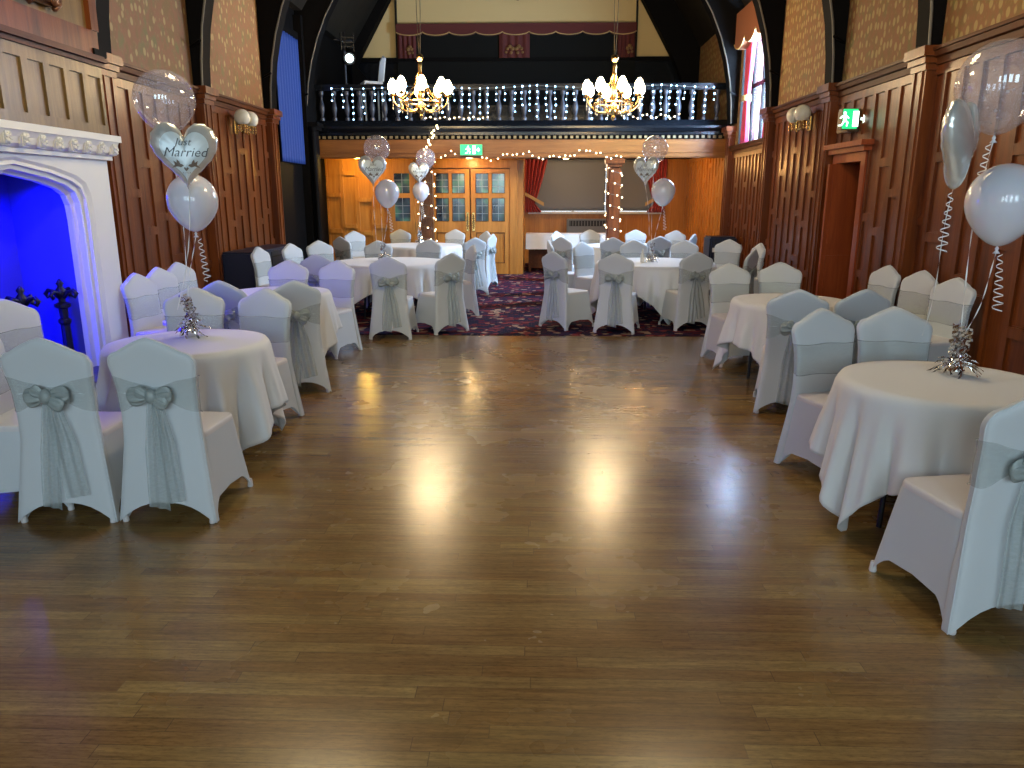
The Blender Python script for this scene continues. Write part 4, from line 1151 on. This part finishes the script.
# back-top position x, y, facing (0 = away from the camera, 90 = to the right, 180 = towards the camera)
CH = [
 (-2.47, 3.58, 358, 'white covered chair with silver bow, left of the two nearest the camera on the left'),
 (-1.94, 3.60, 1, 'white covered chair with silver bow, right of the two nearest on the left'),
 (-3.14, 3.96, 84, 'white covered chair cut off by the left picture edge, beside the nearest bowed chair'),
 (-3.68, 5.03, 106, 'white chair facing right before the blue fireplace opening'),
 (-3.72, 6.85, 100, 'nearest of three white chairs in a row by the right jamb of the fireplace'),
 (-3.81, 7.45, 102, 'middle of the three white chairs in a row past the fireplace'),
 (-3.89, 8.05, 104, 'farthest of the three white chairs in a row past the fireplace'),
 (-2.66, 5.78, 168, 'white chair facing the camera behind the tinsel weight on the fireplace table'),
 (-2.66, 6.22, 8, 'shaded white chair back showing between two chairs behind the fireplace table'),
 (-2.07, 5.74, 192, 'white chair facing the camera at the right back of the fireplace table'),
 (-2.02, 6.24, 333, 'white chair turned to the second left table, its back to the dance floor'),
 (-2.75, 8.38, 180, 'white chair facing the camera behind the second left table'),
 (-2.66, 9.09, 8, 'shaded chair back behind the second left table, facing the large left table'),
 (-2.19, 8.38, 196, 'white chair facing the camera at the right back of the second left table'),
 (-3.90, 10.5, 100, 'white chair seen edge on in front of the long navy trolley'),
 (-3.70, 11.3, 110, 'narrow bright white chair right of the long navy trolley'),
 (-3.47, 12.05, 140, 'bright white chair facing right before the black drape wall'),
 (-3.44, 13.25, 35, 'dark shaded chair back turned away at the left of the back left table'),
 (-3.72, 15.5, 145, 'white chair facing the camera against the left pine panels'),
 (-2.92, 16.4, 168, 'white chair behind the back left table below the heart balloons'),
 (-1.72, 16.4, 192, 'white chair behind the back left table before the glazed double doors'),
 (-2.52, 12.1, 166, 'white chair behind the large left table, left of the two there'),
 (-1.74, 12.5, 196, 'white chair behind the large left table, right of the two there'),
 (-1.75, 8.86, 2, 'white chair with silver bow at the front of the large left table'),
 (-1.02, 9.32, 318, 'white chair with silver bow at the right front of the large left table'),
 (-.88, 11.0, 248, 'white chair facing left at the right side of the large left table'),
 (-1.02, 13.0, 328, 'blue lit chair back behind the chair on the right of the large left table'),
 (-.98, 15.6, 235, 'white chair at the right back of the back left table'),
 (-.78, 14.3, 290, 'white chair with trailing bow seen edge on by the carpet aisle'),
 (.20, 9.70, 48, 'white chair with bow turned right at the left front of the large right table'),
 (.43, 13.3, 42, 'shaded chair back at the left front of the back right table'),
 (.18, 12.2, 82, 'white chair seen edge on with bow sticking left by the carpet aisle'),
 (.40, 15.6, 125, 'small bright white chair at the left of the back right table'),
 (1.15, 16.35, 176, 'bright chair behind the back right table before the heater'),
 (.70, 11.85, 138, 'blue lit white chair facing the camera at the left back of the large right table'),
 (1.32, 13.1, 12, 'shaded chair back in front of the back right table, left of two'),
 (.98, 9.34, 16, 'white chair with bow at the front of the large right table'),
 (1.60, 12.45, 182, 'blue lit white chair directly behind the large right table'),
 (2.12, 16.3, 186, 'white chair behind the back right table, right of the lit pillar'),
 (2.20, 13.55, 352, 'dark blue shaded chair back in front of the back right table, right of two'),
 (2.92, 16.0, 208, 'bright white chair at the right back of the back right table'),
 (2.42, 12.4, 200, 'pale lilac chair facing the camera at the right back of the large right table'),
 (3.02, 14.5, 298, 'dark blue shaded chair turned to the back right table beside the corner trolley'),
 (2.05, 9.60, 345, 'cream tinted chair with bow at the right front of the large right table'),
 (3.18, 12.6, 212, 'cream chair facing the camera in front of the corner trolley'),
 (2.92, 10.14, 304, 'pinkish chair back turned to the large right table by the right wall'),
 (3.42, 11.6, 262, 'slim chair tip showing behind the pinkish chair by the right wall'),
 (2.05, 8.10, 172, 'cream chair facing the camera at the left back of the second right table'),
 (2.64, 8.25, 188, 'cream chair facing the camera at the right back of the second right table'),
 (2.00, 5.74, 14, 'grey shaded chair back at the front left of the second right table'),
 (2.52, 5.76, 350, 'dark grey chair back at the front right of the second right table'),
 (1.80, 4.78, 162, 'white chair with silver banded back at the left back of the right front table'),
 (2.30, 4.86, 187, 'white chair with shiny silver band behind the right front table'),
 (3.66, 7.9, 258, 'farthest of the three cream chairs in a row along the right wall'),
 (3.74, 7.35, 256, 'middle of the three cream chairs in a row along the right wall'),
 (3.70, 6.68, 252, 'nearest of the three cream chairs in a row along the right wall'),
 (1.90, 2.70, 350, 'nearest white chair with silver bow, cut off by the right picture edge'),
]
protos = [make_chair(s) for s in (11, 23, 37)]
used = set()
for i, (x, y, f, lbl) in enumerate(CH):
    q = (i * 2 + 1) % 3 if i not in (0, 1) else i
    c = protos[q] if q not in used else copy_tree(protos[q]); used.add(q)
    a = math.radians(f); dx_, dy_ = math.sin(a), math.cos(a)
    c.location = (x + .305 * dx_, y + .305 * dy_, .008 if y > 9.0 else 0.0)
    c.rotation_euler = (0, 0, -a)
    if i == 3: c.rotation_euler = (0, 0, -a)
    tag(c, lbl, 'chair', 'white covered banquet chairs')

# ------------------------------------------------------------------ balloons
def latex_mesh(w, h):
    pr = []
    for k in range(25):
        t = k / 24 * PI
        z = math.cos(t); r_ = math.sin(t)
        if z < 0: r_ *= (1 - .26 * z * z); z *= 1.22
        pr.append((max(.002, r_ * w / 2), z * h / 2.25))
    return pr
def ribbon_pts(a, b, sag=.03, n=24, seed=0):
    rg = random.Random(seed); p = rg.uniform(0, 6)
    return [Vector(a).lerp(Vector(b), t / (n - 1)) + Vector((sag * math.sin(PI * t / (n - 1)) * math.sin(p), .3 * sag * math.sin(2 * PI * t / (n - 1)), 0)) for t in range(n)]
def add_ribbon(r, a, b, seed, curl=None):
    """a, b relative to balloon origin"""
    mb = MB(); pts = ribbon_pts(a, b, .03, 40, seed)
    mb.strip(pts, .007, lambda i: (math.cos(i * .35), math.sin(i * .35) * .6, 0)); mb.build('ribbon', M['ribbon'], r, fix=False)
    if curl:
        mb = MB(); pts = []
        for i in range(70):
            t = i / 69; rr = .012 + .014 * t
            pts.append((a[0] + curl * (.02 + .03 * t) + rr * math.cos(i * .62), a[1] + rr * math.sin(i * .62), a[2] - .02 - .28 * t))
        mb.strip(pts, .006, (0, 0, 1)); mb.build('curled_ribbon', M['ribbon'], r, fix=False)
def latex_balloon(c, w, h, m, anchor, label, group, seed, curl=None, name='balloon'):
    r = empty(name, c, 0, label, 'balloon', group)
    mb = MB(); pr = latex_mesh(w, h); mb.lathe(pr, 36); mb.build('skin', m, r, smooth=True)
    zb = pr[-1][1]
    mb = MB(); mb.lathe([(.004, .0), (.010, -.012), (.006, -.02), (.018, -.035)], 12, (0, 0, zb)); mb.build('knot', M['latex'], r, smooth=True)
    add_ribbon(r, (0, 0, zb - .02), tuple(Vector(anchor) - Vector(c)), seed, curl)
def heart2(t):
    x = 16 * math.sin(t) ** 3; y = 13 * math.cos(t) - 5 * math.cos(2 * t) - 2 * math.cos(3 * t) - math.cos(4 * t)
    return x / 17.0, (y + 2.5) / 15.5
def heart_balloon(c, w, anchor, label, group, seed, rz, printed=True, tilt=0, curl=None):
    r = empty('heart_balloon', c, rz, label, 'balloon', group)
    S = w / 2; T = w * .30
    def surf(k, t, side, off=0):
        hx, hz = heart2(t)
        wr = 1 + .02 * math.sin(t * 26) * k ** 6
        th = T * .5 * math.sqrt(max(0, 1 - k ** 2.4)) * (1 + .10 * math.sin(t * 22 + 1) * k ** 3)
        return (hx * k * S * wr, -side * (th + off), hz * k * S * 1.06 * wr)
    mb = MB(); KS = [0.02, .15, .3, .45, .6, .72, .82, .90, .96, .99, 1.0]
    nt = 72
    for side in (1, -1):
        vs = [surf(k, 2 * PI * i / nt, side) for k in KS for i in range(nt)]
        fs = [list(range(nt))]
        mb.add(vs[:nt], fs, 1 if printed and side == 1 else 0)
        for j in range(len(KS) - 1):
            mi = 1 if (printed and side == 1 and KS[j + 1] <= .72) else 0
            mb.add(vs[j * nt:(j + 2) * nt], [(i, (i + 1) % nt, nt + (i + 1) % nt, nt + i) for i in range(nt)], mi)
    o = mb.build('foil_skin', [M['foil'], M['print']], r, smooth=True, fix=True)
    bm = bmesh.new(); bm.from_mesh(o.data); bmesh.ops.remove_doubles(bm, verts=bm.verts, dist=.0004); bmesh.ops.recalc_face_normals(bm, faces=bm.faces); bm.to_mesh(o.data); bm.free()
    def depth_at(x, z):
        # find k for point by angle search
        ang = math.atan2(z, x); best = None
        for i in range(180):
            t = 2 * PI * i / 180; hx, hz = heart2(t); a2 = math.atan2(hz * 1.06, hx)
            d = abs((a2 - ang + PI) % (2 * PI) - PI)
            if best is None or d < best[0]: best = (d, math.hypot(hx * S, hz * 1.06 * S))
        k = min(1, math.hypot(x, z) / best[1])
        return T * .5 * math.sqrt(max(0, 1 - k ** 2.4))
    if printed:
        def text(body, size, x0, z0, shear=.35):
            cu = bpy.data.curves.new('script', 'FONT'); cu.body = body; cu.size = size; cu.shear = shear; cu.align_x = 'CENTER'; cu.resolution_u = 3; cu.offset = -.0006
            to = bpy.data.objects.new('script', cu); COL.objects.link(to)
            dg = bpy.context.evaluated_depsgraph_get(); dg.update()
            me = bpy.data.meshes.new_from_object(to.evaluated_get(dg)); bpy.data.objects.remove(to); bpy.data.curves.remove(cu)
            bm = bmesh.new(); bm.from_mesh(me); bmesh.ops.triangulate(bm, faces=bm.faces)
            bmesh.ops.subdivide_edges(bm, edges=[e for e in bm.edges if e.calc_length() > size * .25], cuts=1)
            out = [Vector((v.co.x + x0, 0, v.co.y + z0)) for v in bm.verts]
            for p in out: p.y = -(depth_at(p.x, p.z) + .006)
            bm.verts.index_update(); fs = [[v.index for v in f.verts] for f in bm.faces]; bm.free()
            return out, fs
        mb = MB()
        for b, s, x0, z0 in (('Just', w * .15, -.02 * w, w * .16), ('Married', w * .19, 0, w * .0)):
            vs, fs = text(b, s, x0, z0); mb.add(vs, fs)
        mb.build('printed_script', M['ink'], r, fix=False)
        mb = MB()
        def shape(pts):
            vs = [Vector((a * w, 0, b * w)) for a, b in pts]
            for p in vs: p.y = -(depth_at(p.x, p.z) + .006)
            cx = sum((p for p in vs), Vector()) / len(vs)
            mb.add(vs + [cx], [(i, (i + 1) % len(vs), len(vs)) for i in range(len(vs))])
        for s in (-1, 1):
            shape([(s * .03, -.13), (s * .07, -.155), (s * .12, -.14), (s * .20, -.165), (s * .15, -.115), (s * .10, -.105), (s * .05, -.11)])
            shape([(s * .07, -.12), (s * .13, -.12), (s * .12, -.04), (s * .09, -.07)])
            shape([(s * .09, -.125), (s * .15, -.12), (s * .17, -.06), (s * .13, -.085)])
        shape([(0, -.17), (.02, -.15), (.035, -.17), (0, -.215), (-.035, -.17), (-.02, -.15)])
        for q in range(5): shape([(-.05 + q * .025, -.22 - .01 * (q % 2)), (-.04 + q * .025, -.23), (-.05 + q * .025, -.245)])
        mb.build('printed_doves', M['dove'], r, fix=False)
    add_ribbon(r, (0, 0, -S * .98), tuple(Vector(anchor) - Vector(c)), seed, curl)
def weight(p, label, seed, s=1.0):
    rg = random.Random(seed)
    r = empty('balloon_weight', p, 0, label, 'balloon weight', 'tinsel balloon weights')
    mb = MB(); mb.lathe([(.028 * s, 0), (.03 * s, .02 * s), (.02 * s, .05 * s), (.008 * s, .07 * s)], 12); mb.build('weight_core', M['tinsel'], r)
    mb = MB()
    for k in range(64):
        a = rg.uniform(0, 2 * PI); el = rg.uniform(-.1, 1.35); l = rg.uniform(.05, .095) * s
        p0 = Vector((0, 0, .045 * s)); d = Vector((math.cos(a) * math.cos(el), math.sin(a) * math.cos(el), math.sin(el)))
        n1 = Vector((-math.sin(a), math.cos(a), 0)); pts = []
        for i in range(7):
            t = i / 6; q = p0 + d * l * t + Vector((0, 0, -.045 * t * t * s)) + n1 * .010 * math.sin(t * 9 + k)
            if q.z < .003: q.z = .003
            pts.append(q)
        mb.strip(pts, .008 * s, lambda i, n1=n1: (n1 * math.cos(i * 1.1) + Vector((0, 0, 1)) * math.sin(i * 1.1)))
    for k in range(22):   # curls where the ribbons meet
        a = rg.uniform(0, 6.28); q1 = rg.uniform(.05, .15); r0 = rg.uniform(.008, .03)
        pts = [((math.cos(a) * r0 + .012 * math.cos(t * 1.5 + k)) * s, (math.sin(a) * r0 + .012 * math.sin(t * 1.5 + k)) * s, (q1 + .007 * t) * s) for t in range(8)]
        mb.strip(pts, .009 * s, (0, 0, 1))
    mb.build('tinsel_tuft', M['tinsel'], r, fix=False)
TZ = .766
W = {1: (-2.32, 4.93, TZ), 2: (2.22, 3.93, TZ), 3: (-2.22, 11.0, TZ + .008), 4: (-2.32, 15.2, TZ + .008), 5: (1.66, 10.95, TZ + .008)}
lab = {1: 'silver tinsel balloon weight on the fireplace table', 2: 'silver tinsel balloon weight on the right front table', 3: 'small tinsel balloon weight on the large left table', 4: 'small tinsel balloon weight on the back left table', 5: 'silver tinsel balloon weight on the large right table'}
for k in W: weight(W[k], lab[k], k, 1.45 if k < 3 else 1.4)
up = lambda k, h=.19: (W[k][0], W[k][1], W[k][2] + h)
g = {1: 'balloons over the fireplace table', 2: 'balloons over the right front table', 3: 'balloons over the large left table', 4: 'balloons over the back left table', 5: 'balloons over the large right table'}
def trio(k, clear, heart, white, wc, hc, ww, wh, names, hr, printed=True):
    latex_balloon(clear, wc, hc, M['clear'], up(k), names[0], g[k], k * 3, -1 if k == 2 else None, name='clear_balloon')
    heart_balloon(heart, wh, up(k), names[1], g[k], k * 3 + 1, hr, printed, curl=-1 if k in (2,) else None)
    latex_balloon(white, ww, ww * 1.18, M['latex'], up(k), names[2], g[k], k * 3 + 2, 1)
trio(1, (-2.36, 4.98, 2.28), (-2.17, 4.78, 1.92), (-2.23, 4.95, 1.66), .37, .40, .315, .41,
     ['large clear confetti balloon, top of the left bunch', 'silver heart balloon printed in script, in the left front bunch', 'pearl white balloon, lowest of the left front bunch'], math.radians(22))
trio(2, (2.27, 3.98, 2.22), (2.02, 3.82, 1.92), (2.29, 3.85, 1.66), .41, .45, .34, .41,
     ['large clear balloon cut by the right picture edge', 'crinkled silver foil balloon seen from the side, right front bunch', 'pearl white balloon, lowest of the right front bunch'], math.radians(46), False)
trio(3, (-2.23, 10.9, 2.34), (-2.28, 10.8, 2.03), (-2.07, 10.7, 1.74), .36, .40, .335, .42,
     ['clear balloon, top of the bunch over the large left table', 'silver heart balloon over the large left table', 'white balloon, lowest over the large left table'], math.radians(25))
trio(4, (-2.16, 15.2, 2.42), (-2.27, 15.0, 2.12), (-2.27, 15.2, 1.80), .38, .42, .33, .42,
     ['clear balloon lit by fairy lights before the left pillar', 'silver heart balloon before the left pillar', 'white balloon, lowest of the bunch before the left pillar'], math.radians(10))
trio(5, (1.67, 11.1, 2.34), (1.54, 11.0, 2.03), (1.78, 10.9, 1.76), .36, .40, .33, .40,
     ['clear balloon, top of the bunch over the large right table', 'silver foil balloon over the large right table, partly hidden', 'white balloon, lowest over the large right table'], math.radians(-30))
# small items
mb = MB(); mb.lathe([(.028, 0), (.03, .01), (.03, .10), (.012, .14), (.012, .17), (.014, .18)], 14)
o = mb.build('clear_bottle', M['crystal'], smooth='angle'); o.location = (1.52, 10.85, TZ + .009); tag(o, 'small clear glass bottle on the large right table', 'bottle')

# ------------------------------------------------------------------ lights
COOL = (.58, .84, 1.0)
for i, (a, b, c, d) in enumerate(WF):
    light('window_daylight', 'AREA', ((a + b) / 2, YN - .35, (c + d) / 2), 105, COOL, (b - a, d - c), (math.radians(90), 0, 0))
light('window_daylight', 'AREA', (XR + .36, 14.15, 3.8), 3600, (.42, .66, 1.0), (1.9, 2.3), (0, math.radians(90), 0))
light('bay_daylight', 'AREA', (1.5, YG + .3, 1.9), 20, (.9, .95, 1), (3.2, 1.2), (math.radians(-90), 0, 0))
light('firebox_led', 'AREA', (XL - .12, fy, 1.82), 110, (.0, .0, 1.0), (.15, 1.4), (0, math.radians(-15), 0))
light('firebox_led', 'POINT', (XL - .30, fy + .35, .35), 14, (.0, .0, 1.0), .08)
light('under_balcony', 'POINT', (-3.75, 16.35, 2.40), 42, (1, .62, .12), .07)
light('under_balcony', 'POINT', (-1.4, 16.35, 2.40), 30, (1, .62, .25), .07)
light('under_balcony', 'POINT', (2.6, 17.4, 2.40), 85, (1, .52, .16), .07)
light('under_balcony', 'POINT', (.7, 18.6, 2.40), 32, (1, .66, .34), .07)  # added to lift the dark panels below the bay sill

w = bpy.data.worlds.new('daylight'); sc.world = w; w.use_nodes = True
w.node_tree.nodes['Background'].inputs[0].default_value = (.80, .90, 1, 1); w.node_tree.nodes['Background'].inputs[1].default_value = 3.0

# ------------------------------------------------------------------ camera
cd = bpy.data.cameras.new('camera'); cam = bpy.data.objects.new('camera', cd); COL.objects.link(cam)
cd.sensor_width = 36; cd.lens = 750 * 36 / 1024; cd.clip_start = .05
cam.location = (0, 0, 1.68); cam.rotation_euler = (math.radians(90 - 14.0), 0, math.radians(1.778))
sc.camera = cam
vs = sc.view_settings; vs.view_transform = 'Standard'; vs.look = 'None'; vs.gamma = 1; vs.exposure = -0.25; vs.use_curve_mapping = False
sc.cycles.use_denoising = True
sc.cycles.max_bounces = 8; sc.cycles.diffuse_bounces = 4; sc.cycles.glossy_bounces = 4; sc.cycles.transparent_max_bounces = 16
sc.cycles.sample_clamp_indirect = 6
sc.cycles.caustics_reflective = False; sc.cycles.caustics_refractive = False
